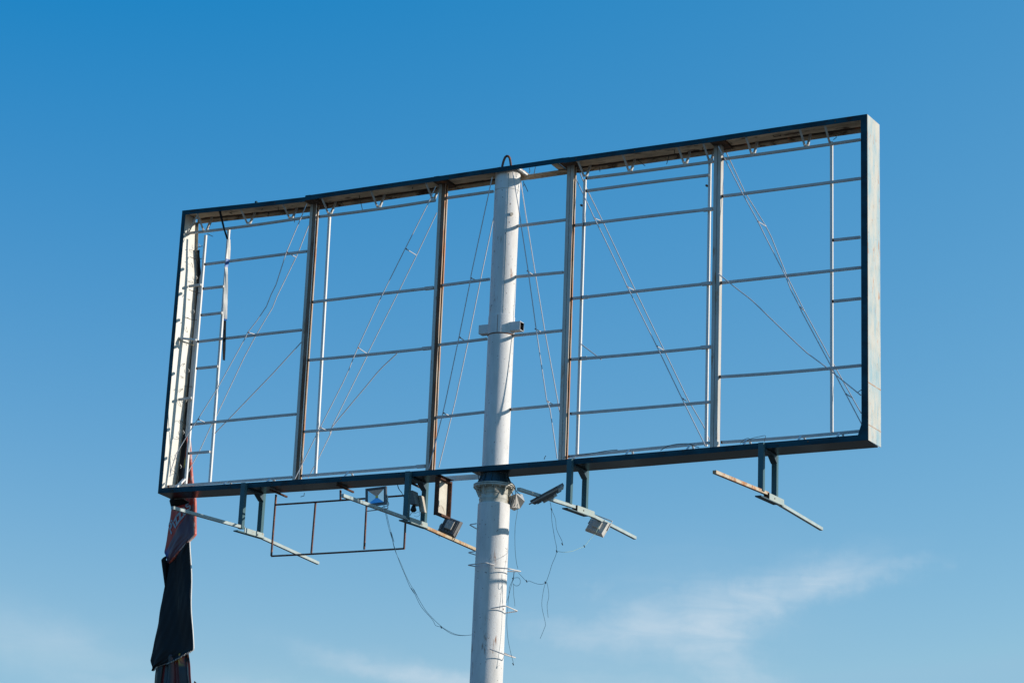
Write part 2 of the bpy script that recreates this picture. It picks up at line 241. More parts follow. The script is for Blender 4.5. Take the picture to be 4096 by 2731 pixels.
M = {}
M['rail'] = material('white_rail_paint', (0.50, 0.50, 0.49), rust=0.10, rscale=9, dirt=0.45, dscale=7, dcol=(0.33, 0.30, 0.26))
M['post'] = material('white_post_paint', (0.70, 0.69, 0.67), rust=0.05, rscale=5, dirt=0.15, dscale=5, stretch=(1, 1, .5))
M['upright'] = material('grey_upright_paint', (0.42, 0.39, 0.34), rust=0.50, rscale=8, stretch=(1, 1, .2), dirt=0.7, dscale=5, dcol=(0.24, 0.17, 0.11), rcol=(0.30, 0.13, 0.05))
M['upright_clean'] = material('pale_upright_paint', (0.50, 0.49, 0.46), rust=0.32, rscale=8, stretch=(1, 1, .2), dirt=0.6, dscale=5, dcol=(0.30, 0.25, 0.19), rcol=(0.32, 0.15, 0.06))
M['upright_rusty'] = material('brown_rusted_flange', (0.20, 0.12, 0.075), rust=0.55, rscale=8, stretch=(1, 1, .14), dirt=0.6, dscale=4, dcol=(0.30, 0.28, 0.26), rcol=(0.13, 0.055, 0.03), rough=0.85)
M['upright_side'] = material('tan_stained_upright_paint', (0.44, 0.37, 0.29), rust=0.50, rscale=9, stretch=(1, 1, .14), dirt=0.6, dscale=4, dcol=(0.40, 0.26, 0.14), rcol=(0.40, 0.17, 0.06))
M['seam'] = material('dark_rust_seam', (0.06, 0.035, 0.022), rust=0.4, rough=0.9)
M['weld'] = material('rust_weld', (0.16, 0.065, 0.028), rust=0.4, rscale=20, rough=0.9)
M['rod'] = material('white_rod', (0.55, 0.55, 0.57), rust=0.06, dirt=0.25, dscale=6)
M['rust_line'] = material('orange_rust_line', (0.42, 0.20, 0.09), dirt=0.8, dscale=9, dcol=(0.50, 0.48, 0.42), rough=0.9)
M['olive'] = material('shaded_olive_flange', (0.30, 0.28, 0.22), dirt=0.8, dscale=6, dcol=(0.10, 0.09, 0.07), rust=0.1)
M['corner_rust'] = material('yellow_rust_corner', (0.36, 0.22, 0.09), rust=0.5, rscale=12, dirt=0.6)
M['tray'] = material('stained_white_tray', (0.60, 0.56, 0.48), rust=0.12, rscale=5, dirt=0.5, dscale=4, dcol=(0.34, 0.29, 0.22))
M['navy'] = material('navy_band_paint', (0.004, 0.058, 0.088), rough=0.55, spec=0.2, rust=0.26, rscale=5, dirt=0.9, dscale=3.2, dcol=(0.004, 0.018, 0.028), rcol=(0.028, 0.018, 0.014), stretch=(.7, 1, 1))
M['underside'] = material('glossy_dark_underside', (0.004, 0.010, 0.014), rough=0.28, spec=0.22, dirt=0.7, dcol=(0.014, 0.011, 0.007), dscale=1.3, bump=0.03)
M['inside_top'] = material('stained_sheet_inside', (0.66, 0.51, 0.36), rough=0.7, rust=0.36, rscale=4.5, stretch=(.5, 1.6, 1), dirt=0.8, dscale=3, dcol=(0.17, 0.12, 0.08), rcol=(0.07, 0.035, 0.02), wave=0.06)
M['inside_white'] = material('white_sheet_inside', (0.70, 0.68, 0.62), rust=0.05, rscale=3.5, dirt=0.18, rcol=(0.35, 0.17, 0.05), wave=0.05)
M['faded'] = material('faded_blue_end_paint', (0.47, 0.46, 0.41), rough=0.6, rust=0.30, rscale=4.3, stretch=(1, 2.0, .55), dirt=0.95, dscale=3.6, dcol=(0.20, 0.36, 0.43), rcol=(0.36, 0.16, 0.07), speck=0.5, wave=0.10)
M['teal'] = material('teal_bracket_paint', (0.05, 0.125, 0.15), rough=0.55, spec=0.25, rust=0.12, rscale=6, dirt=0.5, dscale=4, dcol=(0.05, 0.10, 0.12))
M['arm'] = material('faded_teal_arm_paint', (0.36, 0.43, 0.43), rust=0.2, rscale=7, dirt=0.5, dscale=5, dcol=(0.20, 0.24, 0.24), rcol=(0.32, 0.15, 0.06))
M['arm_rust'] = material('rusted_arm_paint', (0.50, 0.40, 0.28), rust=0.55, rscale=5, dirt=0.5, dscale=5, dcol=(0.36, 0.38, 0.35), rcol=(0.36, 0.15, 0.045))
M['arm_tan'] = material('tan_rusted_arm_paint', (0.47, 0.36, 0.22), rust=0.5, rscale=6, dirt=0.5, dscale=5, dcol=(0.34, 0.30, 0.24), rcol=(0.34, 0.17, 0.06))
M['sleeve'] = material('teal_sleeve_paint', (0.30, 0.38, 0.38), rust=0.2, rscale=6, dirt=0.5, dscale=5, dcol=(0.42, 0.42, 0.34), rcol=(0.3, 0.15, 0.06))
M['pole'] = material('white_pole_paint', (0.68, 0.67, 0.66), rough=0.6, rust=0.24, rscale=7, stretch=(1, 1, .20), dirt=0.55, dscale=4.5, dcol=(0.42, 0.41, 0.39), speck=0.75, spec=0.3, bump=0.25)
M['flange'] = material('grimy_flange_paint', (0.50, 0.50, 0.46), rust=0.32, rscale=8, dirt=0.7, dscale=6, dcol=(0.22, 0.21, 0.15), rcol=(0.2, 0.12, 0.05))
M['dark_cone'] = material('dark_navy_cone', (0.02, 0.06, 0.085), rust=0.2, rscale=6, dirt=0.6, dcol=(0.02, 0.025, 0.03))
M['step'] = material('white_step_rod', (0.70, 0.66, 0.63), rust=0.2, rscale=12, dirt=0.3)
M['red_rust'] = material('red_oxide_tube', (0.12, 0.06, 0.055), rust=0.45, rscale=12, dirt=0.5, dcol=(0.10, 0.05, 0.04), rough=0.85)
M['rust_edge'] = material('heavy_rust_edge', (0.07, 0.03, 0.02), rust=0.35, rscale=9, rough=0.9)
M['wire'] = material('dark_tie_wire', (0.018, 0.018, 0.018), dirt=0.2, bump=0)
M['cable'] = material('teal_cable_sheath', (0.04, 0.13, 0.18), dirt=0.2, bump=0)
M['cable_pale'] = material('pale_green_cable', (0.40, 0.55, 0.42), dirt=0.5, bump=0)
M['lamp_body'] = material('grey_lamp_casting', (0.13, 0.13, 0.135), rough=0.45, dirt=0.4, bump=0.05)
M['lamp_light'] = material('pale_lamp_casting', (0.48, 0.47, 0.45), rough=0.5, dirt=0.5, dcol=(0.2, 0.19, 0.18), bump=0.05)
M['lamp_rim'] = material('dark_lamp_rim', (0.04, 0.045, 0.05), rough=0.4, dirt=0.3, bump=0)
M['reflector'] = material('lamp_reflector', (0.82, 0.83, 0.84), rough=0.22, metal=0.85, dirt=0.1, bump=0)
M['led'] = material('yellow_led_chip', (0.75, 0.55, 0.10), rough=0.5, dirt=0.1, bump=0)
M['beige'] = material('beige_box_plastic', (0.52, 0.46, 0.38), rough=0.6, dirt=0.3, rust=0.05)
M['black_vinyl'] = material('black_vinyl', (0.008, 0.010, 0.013), rough=0.9, spec=0.15, dirt=0.3, dcol=(0.03, 0.03, 0.03), bump=0.1)
M['white_vinyl'] = material('white_vinyl', (0.66, 0.64, 0.60), rough=0.4, dirt=0.4, bump=0.05)
M['blue_vinyl'] = material('blue_vinyl', (0.02, 0.13, 0.42), rough=0.4, dirt=0.3, bump=0.05)
M['ground'] = material('dry_gravel_ground', (0.15, 0.125, 0.09), rough=0.95, dirt=0.6, dscale=0.2, dcol=(0.09, 0.075, 0.055), bump=0.4)

def scratch_vinyl(name, base, scratch, amount=0.35):
    M_ = bpy.data.materials.new(name); M_.use_nodes = True; t = M_.node_tree; b = t.nodes['Principled BSDF']
    b.inputs['Roughness'].default_value = 0.55; b.inputs['Specular IOR Level'].default_value = 0.25
    co = t.nodes.new('ShaderNodeTexCoord'); mp = t.nodes.new('ShaderNodeMapping')
    mp.inputs['Rotation'].default_value = (0, R(-24), 0); mp.inputs['Scale'].default_value = (26, 8, 1.1)
    t.links.new(co.outputs['Object'], mp.inputs[0])
    no = t.nodes.new('ShaderNodeTexNoise'); no.inputs['Scale'].default_value = 1.3; no.inputs['Detail'].default_value = 3
    t.links.new(mp.outputs[0], no.inputs[0])
    r = t.nodes.new('ShaderNodeMapRange'); r.inputs[1].default_value = 0.70; r.inputs[2].default_value = 0.76; r.inputs[4].default_value = amount
    t.links.new(no.outputs[0], r.inputs[0])
    mx = t.nodes.new('ShaderNodeMix'); mx.data_type = 'RGBA'; mx.inputs[6].default_value = (*base, 1); mx.inputs[7].default_value = (*scratch, 1)
    t.links.new(r.outputs[0], mx.inputs[0]); t.links.new(mx.outputs[2], b.inputs['Base Color'])
    return M_
M['edge_vinyl'] = material('pale_edge_vinyl', (0.60, 0.50, 0.47), rough=0.4, rust=0.62, rscale=5, stretch=(1, 1, .4), rcol=(0.45, 0.07, 0.04), dirt=0.4, bump=0)
M['dark_drape'] = scratch_vinyl('black_drape_vinyl', (0.006, 0.008, 0.012), (0.16, 0.14, 0.11), 0.6)

def print_vinyl():
    """red print that turns plum grey below a slanting edge, printed in the sheet's own UV"""
    M_ = bpy.data.materials.new('red_print_vinyl'); M_.use_nodes = True; t = M_.node_tree; b = t.nodes['Principled BSDF']
    b.inputs['Roughness'].default_value = 0.38
    uv = t.nodes.new('ShaderNodeUVMap'); uv.uv_map = 'UVMap'
    s = t.nodes.new('ShaderNodeSeparateXYZ'); t.links.new(uv.outputs[0], s.inputs[0])
    no = t.nodes.new('ShaderNodeTexNoise'); no.inputs['Scale'].default_value = 6; t.links.new(uv.outputs[0], no.inputs[0])
    def mt(op, a, b2):
        q = t.nodes.new('ShaderNodeMath'); q.operation = op
        for i, v in enumerate((a, b2)):
            if isinstance(v, (int, float)): q.inputs[i].default_value = v
            else: t.links.new(v, q.inputs[i])
        return q.outputs[0]
    # edge line runs from (x .20, z 9.62) to (x -.22, z 8.90); U = x, V = z
    e = mt('SUBTRACT', mt('MULTIPLY', mt('ADD', s.outputs[0], 0.22), 1.66), mt('SUBTRACT', s.outputs[1], 8.93))
    e = mt('ADD', e, mt('MULTIPLY', mt('SUBTRACT', no.outputs[0], 0.5), 0.05))
    r = t.nodes.new('ShaderNodeMapRange'); r.inputs[1].default_value = -0.02; r.inputs[2].default_value = 0.03; t.links.new(e, r.inputs[0])
    mx = t.nodes.new('ShaderNodeMix'); mx.data_type = 'RGBA'; mx.inputs[6].default_value = (0.46, 0.030, 0.018, 1); mx.inputs[7].default_value = (0.10, 0.045, 0.07, 1)
    t.links.new(r.outputs[0], mx.inputs[0])
    r3 = t.nodes.new('ShaderNodeMapRange'); r3.inputs[1].default_value = 0.16; r3.inputs[2].default_value = 0.10; t.links.new(mt('ABSOLUTE', mt('SUBTRACT', e, 0.05), 0), r3.inputs[0])
    r4 = t.nodes.new('ShaderNodeMapRange'); r4.inputs[1].default_value = 9.0; r4.inputs[2].default_value = 8.85; t.links.new(s.outputs[1], r4.inputs[0])
    m2 = t.nodes.new('ShaderNodeMix'); m2.data_type = 'RGBA'; m2.inputs[7].default_value = (0.05, 0.10, 0.36, 1)
    t.links.new(mt('MULTIPLY', r3.outputs[0], mt('MULTIPLY', r4.outputs[0], 0.8)), m2.inputs[0]); t.links.new(mx.outputs[2], m2.inputs[6])
    # upper part: yellow and black artwork above z 9.9
    w = t.nodes.new('ShaderNodeValToRGB'); cr = w.color_ramp; cr.interpolation = 'LINEAR'
    stops = [(0.0, (0.62, 0.07, 0.02)), (0.16, (0.62, 0.07, 0.02)), (0.22, (0.03, 0.03, 0.03)), (0.34, (0.03, 0.03, 0.03)), (0.38, (0.50, 0.42, 0.10)), (0.46, (0.55, 0.40, 0.08)), (0.52, (0.70, 0.10, 0.02)), (0.9, (0.45, 0.12, 0.10))]
    cr.elements[0].position = 0; cr.elements[0].color = (*stops[0][1], 1); cr.elements[1].position = stops[-1][0]; cr.elements[1].color = (*stops[-1][1], 1)
    for p_, c_ in stops[1:-1]:
        el_ = cr.elements.new(p_); el_.color = (*c_, 1)
    t.links.new(mt('DIVIDE', mt('SUBTRACT', s.outputs[1], 9.95), 1.35), w.inputs[0])
    r5 = t.nodes.new('ShaderNodeMapRange'); r5.inputs[1].default_value = 9.93; r5.inputs[2].default_value = 9.97; t.links.new(s.outputs[1], r5.inputs[0])
    m3 = t.nodes.new('ShaderNodeMix'); m3.data_type = 'RGBA'; t.links.new(r5.outputs[0], m3.inputs[0]); t.links.new(m2.outputs[2], m3.inputs[6]); t.links.new(w.outputs[0], m3.inputs[7])
    t.links.new(m3.outputs[2], b.inputs['Base Color'])
    return M_
M['print'] = print_vinyl()

def pleat_vinyl():
    M_ = bpy.data.materials.new('pleated_print_vinyl'); M_.use_nodes = True; t = M_.node_tree; b = t.nodes['Principled BSDF']
    b.inputs['Roughness'].default_value = 0.4
    uv = t.nodes.new('ShaderNodeUVMap'); uv.uv_map = 'UVMap'
    s = t.nodes.new('ShaderNodeSeparateXYZ'); t.links.new(uv.outputs[0], s.inputs[0])
    w = t.nodes.new('ShaderNodeValToRGB'); cr = w.color_ramp; cr.interpolation = 'LINEAR'
    st = [(0.0, (0.01, 0.01, 0.012)), (.22, (0.012, 0.012, 0.014)), (.25, (0.25, 0.02, 0.02)), (.28, (0.03, 0.06, 0.08)), (.42, (0.03, 0.06, 0.08)), (.46, (0.02, 0.02, 0.02)), (.52, (0.22, 0.05, 0.05)), (.66, (0.12, 0.05, 0.06)), (.7, (0.012, 0.014, 0.02)), (.86, (0.02, 0.03, 0.045)), (.9, (0.5, 0.5, 0.42)), (.94, (0.45, 0.05, 0.04)), (1, (0.55, 0.12, 0.09))]
    cr.elements[0].color = (*st[0][1], 1); cr.elements[1].color = (*st[-1][1], 1)
    for p_, c_ in st[1:-1]:
        e_ = cr.elements.new(p_); e_.color = (*c_, 1)
    t.links.new(s.outputs[0], w.inputs[0])
    # flame artwork near the torn top edge
    no = t.nodes.new('ShaderNodeTexNoise'); no.inputs['Scale'].default_value = 5; no.inputs['Distortion'].default_value = 1.2; t.links.new(uv.outputs[0], no.inputs[0])
    fl = t.nodes.new('ShaderNodeValToRGB'); fl.color_ramp.elements[0].position = 0.42; fl.color_ramp.elements[0].color = (0.02, 0.02, 0.025, 1)
    fl.color_ramp.elements[1].position = 0.60; fl.color_ramp.elements[1].color = (0.75, 0.45, 0.05, 1)
    e_ = fl.color_ramp.elements.new(0.5); e_.color = (0.45, 0.07, 0.03, 1)
    t.links.new(no.outputs[0], fl.inputs[0])
    r = t.nodes.new('ShaderNodeMapRange'); r.inputs[1].default_value = 0.80; r.inputs[2].default_value = 0.90; t.links.new(s.outputs[1], r.inputs[0])
    g = t.nodes.new('ShaderNodeMath'); g.operation = 'GREATER_THAN'; g.inputs[1].default_value = 0.5; t.links.new(s.outputs[0], g.inputs[0])
    mm = t.nodes.new('ShaderNodeMath'); mm.operation = 'MULTIPLY'; t.links.new(r.outputs[0], mm.inputs[0]); t.links.new(g.outputs[0], mm.inputs[1])
    mx = t.nodes.new('ShaderNodeMix'); mx.data_type = 'RGBA'; t.links.new(mm.outputs[0], mx.inputs[0]); t.links.new(w.outputs[0], mx.inputs[6]); t.links.new(fl.outputs[0], mx.inputs[7])
    t.links.new(mx.outputs[2], b.inputs['Base Color'])
    return M_
M['pleat'] = pleat_vinyl()

# ------------------------------------------------------------------ mesh helpers
class MB:
    def __init__(s): s.bm = bmesh.new(); s.mats = []
    def slot(s, m):
        if m not in s.mats: s.mats.append(m)
        return s.mats.index(m)
    def hull(s, pts, faces, m):
        k = s.slot(m); vs = [s.bm.verts.new(p) for p in pts]
        for f in faces:
            try: fc = s.bm.faces.new([vs[i] for i in f]); fc.material_index = k
            except ValueError: pass
    def box(s, a, b, m):
        x0, x1 = sorted((a[0], b[0])); y0, y1 = sorted((a[1], b[1])); z0, z1 = sorted((a[2], b[2]))
        P = [(x, y, z) for z in (z0, z1) for y in (y0, y1) for x in (x0, x1)]
        s.hull(P, [(0, 2, 3, 1), (4, 5, 7, 6), (0, 1, 5, 4), (2, 6, 7, 3), (0, 4, 6, 2), (1, 3, 7, 5)], m)
    def beam(s, p0, p1, w, h, m, ref=(0, 0, 1), ends=None, n=1, sag=0.0):
        """square bar from p0 to p1; h measured towards ref; ends = (length, material) for the first bit of each end"""
        p0 = Vector(p0); p1 = Vector(p1); d = (p1-p0); L_ = d.length; d.normalize()
        sd_ = d.cross(Vector(ref)).normalized(); u = sd_.cross(d).normalized()
        ts = [i/n for i in range(n+1)]; cuts = []
        if ends:
            e = ends[0]/L_; ts = sorted(set(ts+[e, 1-e])); cuts = [e, 1-e]
        rings = []
        for t_ in ts:
            c_ = p0 + (p1-p0)*t_ + Vector((0, 0, -sag*4*t_*(1-t_)))
            rings.append([s.bm.verts.new(c_ + sd_*a*w/2 + u*b_*h/2) for a, b_ in ((-1, -1), (1, -1), (1, 1), (-1, 1))])
        k0 = s.slot(m); k1 = s.slot(ends[1]) if ends else k0
        for i in range(len(rings)-1):
            tm = (ts[i]+ts[i+1])/2
            k = k1 if ends and tm < cuts[0] else k0
            for j in range(4):
                f = s.bm.faces.new((rings[i][j], rings[i][(j+1) % 4], rings[i+1][(j+1) % 4], rings[i+1][j])); f.material_index = k
        for r_, fl in ((rings[0], True), (rings[-1], False)):
            f = s.bm.faces.new(r_[::-1] if fl else r_); f.material_index = k1 if fl else k0
    def tube(s, pts, rad, m, n=6, smooth=True, curve=True, closed_ends=True):
        P = [Vector(p) for p in pts]
        if curve and len(P) > 2:
            Q = []
            E_ = [P[0]*2-P[1]] + P + [P[-1]*2-P[-2]]
            for i in range(1, len(E_)-2):
                a, b, c_, d = E_[i-1:i+3]
                for k in range(4):
                    t_ = k/4
                    Q.append(0.5*((2*b)+(c_-a)*t_+(2*a-5*b+4*c_-d)*t_*t_+(3*b-a-3*c_+d)*t_**3))
            Q.append(P[-1]); P = Q
        k0 = s.slot(m); rings = []; ref = Vector((0.31, 0.77, 0.55))
        for i, p in enumerate(P):
            d = (P[min(i+1, len(P)-1)]-P[max(i-1, 0)]).normalized()
            a = d.cross(ref)
            if a.length < 1e-3: a = d.cross(Vector((1, 0, 0)))
            a.normalize(); b = d.cross(a)
            rings.append([s.bm.verts.new(p+(a*math.cos(2*math.pi*j/n)+b*math.sin(2*math.pi*j/n))*rad) for j in range(n)])
        for i in range(len(rings)-1):
            for j in range(n):
                f = s.bm.faces.new((rings[i][j], rings[i][(j+1) % n], rings[i+1][(j+1) % n], rings[i+1][j])); f.material_index = k0; f.smooth = smooth
        if closed_ends:
            for r_ in (rings[0][::-1], rings[-1]):
                f = s.bm.faces.new([s.bm.verts.new(v.co) for v in r_]); f.material_index = k0
    def lathe(s, cx, cy, prof, m, n=64):
        """prof: (radius, z) or (radius, z, cx) from low to high"""
        k0 = s.slot(m)
        def ring(q):
            r_, z = q[:2]; c0 = q[2] if len(q) > 2 else cx
            return [s.bm.verts.new((c0+r_*math.cos(2*math.pi*j/n), cy+r_*math.sin(2*math.pi*j/n), z)) for j in range(n)]
        prev = None; pd = None
        for i in range(len(prof)-1):
            d = Vector((prof[i+1][0]-prof[i][0], prof[i+1][1]-prof[i][1])).normalized()
            lo = prev if prev is not None and pd is not None and pd.dot(d) > 0.93 else ring(prof[i])
            hi = ring(prof[i+1])
            for j in range(n):
                f = s.bm.faces.new((lo[j], lo[(j+1) % n], hi[(j+1) % n], hi[j])); f.material_index = k0; f.smooth = abs(d.y) > .05
            prev, pd = hi, d
        for q, fl in ((prof[0], True), (prof[-1], False)):
            r_ = ring(q); f = s.bm.faces.new(r_[::-1] if fl else r_); f.material_index = k0
    def build(s, name, parent=None, label=None, smooth_angle=None):
        me = bpy.data.meshes.new(name)
        bmesh.ops.recalc_face_normals(s.bm, faces=s.bm.faces)
        o0 = origin(parent)
        for v in s.bm.verts: v.co -= o0
        s.bm.to_mesh(me); s.bm.free()
        for m_ in s.mats: me.materials.append(M[m_])
        o = bpy.data.objects.new(name, me); COL.objects.link(o)
        if parent is not None: o.parent = parent
        if label: o['label'] = label
        return o
ORG = {}
def origin(o):
    while o is not None and o.parent is not None: o = o.parent
    return ORG.get(o.name, Vector((0, 0, 0))) if o is not None else Vector((0, 0, 0))
def thing(name, label, cat, loc, group=None):
    o = bpy.data.objects.new(name, None); COL.objects.link(o); o.location = loc; ORG[o.name] = Vector(loc)
    o.empty_display_size = 0.3
    o['label'] = label; o['category'] = cat
    if group: o['group'] = group
    return o
def tag(o, label, cat, group=None):
    o['label'] = label; o['category'] = cat
    if group: o['group'] = group
    return o
def lerp(tab, x):
    if x <= tab[0][0]: return tab[0][1]
    for (a, b), (c_, d) in zip(tab, tab[1:]):
        if x <= c_: return b+(d-b)*(x-a)/(c_-a)
    return tab[-1][1]

# ------------------------------------------------------------------ ground
g = MB(); g.hull([(-2500, -2500, 0), (2500, -2500, 0), (2500, 2500, 0), (-2500, 2500, 0)], [(0, 1, 2, 3)], 'ground')
go = g.build('ground'); go['kind'] = 'structure'

# ------------------------------------------------------------------ the billboard
PX, PY = 6.54, 0.27
BB = thing('billboard', 'tall stripped billboard, open rectangular steel box frame on one thick white pole', 'billboard', (PX, PY, 0))
TOP = [(0, 15.064), (1.6, 15.016), (2.648, 14.994), (2.652, 15.018), (5.25, 15.036), (7.70, 15.056), (7.76, 15.047), (10.1, 15.049), (11.6, 15.067), (13.0, 15.076)]
BOT = [(0, 9.808), (1.5, 9.79), (3.45, 9.776), (6.3, 9.773), (8.5, 9.785), (9.2, 9.791), (11.1, 9.812), (13.0, 9.825)]
D = 0.5
def strip(mb, xs, y0, y1, z0, z1, m, front=None, back=None, low=None, high=None):
    """sheet running along X between heights z0(x) and z1(x)"""
    r_ = [[mb.bm.verts.new((x, y, z)) for y, z in ((y0, z0(x)), (y1, z0(x)), (y1, z1(x)), (y0, z1(x)))] for x in xs]
    km = [mb.slot(low or m), mb.slot(back or m), mb.slot(high or m), mb.slot(front or m)]
    for i in range(len(r_)-1):
        for j in range(4):
            f = mb.bm.faces.new((r_[i][j], r_[i][(j+1) % 4], r_[i+1][(j+1) % 4], r_[i+1][j])); f.material_index = km[j]
    mb.bm.faces.new(r_[0]).material_index = mb.slot(m); mb.bm.faces.new(r_[-1][::-1]).material_index = mb.slot(m)
def XS(a, b, n=14):
    ks = [p[0] for p in TOP+BOT if a < p[0] < b]
    return sorted(set([a, b]+ks+[a+(b-a)*i/n for i in range(1, n)]))
top = lambda x: lerp(TOP, x)
bot = lambda x: lerp(BOT, x)
XL, XR = 0.02, 12.975
# front band: flat flange all round, its four sides welded at mitred corners
fb = MB()
strip(fb, XS(XL, XR, 30), 0.0, 0.008, lambda x: top(x)-0.085, top, 'navy')
strip(fb, XS(XL, XR, 30), 0.0, 0.008, bot, lambda x: bot(x)+0.09, 'navy')
fb.box((XL, 0.0, bot(0)+0.09), (XL+0.075, 0.008, top(0)-0.085), 'navy')
fb.box((XR-0.10, 0.0, bot(13)+0.09), (XR, 0.008, top(13)-0.085), 'navy')
fb.build('front_band', BB, 'dark navy band framing the near side')
# backing plates where two lengths of band meet
bk = MB()
bk.hull([(XR-.1, .010, 9.915), (XR-.16, .010, 9.915), (XR-.1, .010, 10.1), (XR-.1, .016, 9.915), (XR-.16, .016, 9.915), (XR-.1, .016, 10.1)], [(0, 1, 2), (5, 4, 3), (0, 3, 4, 1), (1, 4, 5, 2), (2, 5, 3, 0)], 'navy')
bk.build('corner_gusset', BB)
for x in (2.66, 5.25, 7.72):
    bk = MB(); bk.box((x, -0.004, top(x+.05)-0.088), (x+0.10, -0.001, top(x+.05)+0.004), 'navy')
    bk.build('band_joint', BB)
bb_ = MB()
strip(bb_, XS(XL, 6.83, 20), 0.492, 0.5, lambda x: top(x)-0.095, top, 'inside_top', back='navy')
strip(bb_, XS(7.56, XR, 20), 0.492, 0.5, lambda x: top(x)-0.095, top, 'inside_top', back='navy')
strip(bb_, XS(6.83, 7.56, 4), 0.492, 0.5, lambda x: top(x)-0.10, top, 'inside_top', back='navy')
strip(bb_, XS(6.83, 7.56, 4), 0.40, 0.492, lambda x: top(x)-0.055, lambda x: top(x)-0.047, 'inside_top')
strip(bb_, XS(XL, XR, 30), 0.492, 0.5, bot, lambda x: bot(x)+0.09, 'inside_white', back='navy')
bb_.box((XR-0.10, 0.492, bot(13)+0.09), (XR, 0.5, top(13)-0.095), 'inside_top')
bb_.build('back_band', BB)
# ridge that stiffens the back flange
rg = MB()
strip(rg, XS(XL+.1, 6.2, 20), 0.455, 0.490, lambda x: top(x)-0.025, lambda x: top(x)-0.006, 'seam')
strip(rg, XS(7.6, XR-.01, 20), 0.455, 0.490, lambda x: top(x)-0.025, lambda x: top(x)-0.006, 'seam')
rg.build('back_ridge', BB)
for k in range(22):
    x = .35+k*.58+random.uniform(-.08, .08); z = (top(x)-.045) if k % 2 else (bot(x)+.05); q = MB()
    q.tube([(x, .0, z), (x, -.006, z)], .011, 'seam', n=7, curve=False); q.build('screw_head', BB)
# sheets
GAP_T = (6.83, 7.53); GAP_B = (5.66, 6.25)
for a, b in ((XL, GAP_T[0]), (GAP_T[1], XR)):
    t_ = MB(); strip(t_, XS(a, b, 14), 0.009, 0.491, lambda x: top(x)-0.006, lambda x: top(x)-0.001, 'inside_top', high='navy')
    t_.build('top_sheet', BB)
for a, b in ((XL, GAP_B[0]), (GAP_B[1], XR)):
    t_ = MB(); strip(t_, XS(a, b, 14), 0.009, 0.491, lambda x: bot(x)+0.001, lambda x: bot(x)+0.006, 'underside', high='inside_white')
    t_.build('bottom_sheet', BB)
def end_sheet(x0, x1, x0b, x1b, mi, mo, label):
    q = MB(); P = [(x0, .008, bot(x0)), (x1, .008, bot(x1)), (x1b, .5, bot(x1)), (x0b, .5, bot(x0)), (x0, .008, top(x0)), (x1, .008, top(x1)), (x1b, .5, top(x1)), (x0b, .5, top(x0))]
    F_ = [((0, 3, 2, 1), mi), ((4, 5, 6, 7), mi), ((0, 1, 5, 4), 'navy'), ((2, 3, 7, 6), 'navy'), ((1, 2, 6, 5), mi if x0 < 5 else mo), ((0, 4, 7, 3), mo if x0 < 5 else mi)]
    for f, m_ in F_: q.hull([P[i] for i in f], [(0, 1, 2, 3)], m_)
    bmesh.ops.remove_doubles(q.bm, verts=q.bm.verts, dist=1e-5)
    return q.build('end_sheet', BB, label)
XB = [(9.80, -.036), (10.0, .0), (10.3, .03), (10.8, .055), (12.1, .075), (13.0, .105), (14.0, .085), (14.45, .02), (15.07, -.02)]
xb = lambda z: lerp(XB, z)
ZB = [9.808] + [9.85+i*.05 for i in range(104)] + [15.062]
def vstrip(mb, m_, f0, f1, y0, y1, zs, th=.005, mo=None):
    """thin upright strip whose edges follow f0(z) and f1(z)"""
    r_ = []
    for z in zs:
        a = Vector((f0(z), y0, z)); c_ = Vector((f1(z), y1, z)); d = (c_-a).normalized(); n_ = Vector((d.y, -d.x, 0))*-th
        r_.append([mb.bm.verts.new(p) for p in (a, c_, c_+n_, a+n_)])
    k = [mb.slot(m_), mb.slot(m_), mb.slot(mo or m_), mb.slot(m_)]
    for p, t_ in zip(r_, r_[1:]):
        for j in range(4):
            f = mb.bm.faces.new((p[j], p[(j+1) % 4], t_[(j+1) % 4], t_[j])); f.material_index = k[j]
    mb.bm.faces.new(r_[0]).material_index = k[2]; mb.bm.faces.new(r_[-1][::-1]).material_index = k[2]
q = MB(); vstrip(q, 'inside_white', lambda z: XL, xb, .009, .4905, ZB, th=.008, mo='navy'); q.build('end_sheet', BB, 'left end sheet, bright white inside')
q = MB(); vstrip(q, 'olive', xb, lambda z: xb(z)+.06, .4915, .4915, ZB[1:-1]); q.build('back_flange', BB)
q = MB(); q.tube([(xb(z)+.045, .482, z) for z in [9.95+i*.3 for i in range(16)]], .007, 'wire', n=5, curve=False); q.build('edge_wire', BB)
q = MB(); vstrip(q, 'rail', lambda z: .275-.035*min(1, (14.0-z)), lambda z: .325, .36, .36, [10.9+i*.2 for i in range(16)]); q.build('flat_bar', BB)
for zf in (lambda: top(0)-.003, lambda: bot(0)+.003):
    q = MB(); z = zf(); q.hull([(XL, .009, z), (XL, .491, z), (-.036, .491, z)], [(0, 1, 2)], 'underside'); q.build('corner_sheet', BB)
es = end_sheet(XR, XR+0.006, 13.012, 13.020, 'inside_white', 'faded', 'right end sheet, chalky pale blue with rust marks')
q = MB(); q.beam((XR+.0075, -.001, 9.83), (XR+.0075, -.001, 15.07), .005, .005, 'corner_rust', ref=(0, 1, 0)); q.build('rust_edge', es)
for z0, z1, w in ((10.716, 10.716, 0.016), (10.06, 10.06, 0.010), ):
    rl = MB(); rl.hull([(12.9825, 0.0, z0), (13.023, 0.5, z1), (13.023, 0.5, z1+w), (12.9825, 0.0, z0+w)], [(0, 1, 2, 3)], 'rust_line')
    rl.build('rust_streak', es)
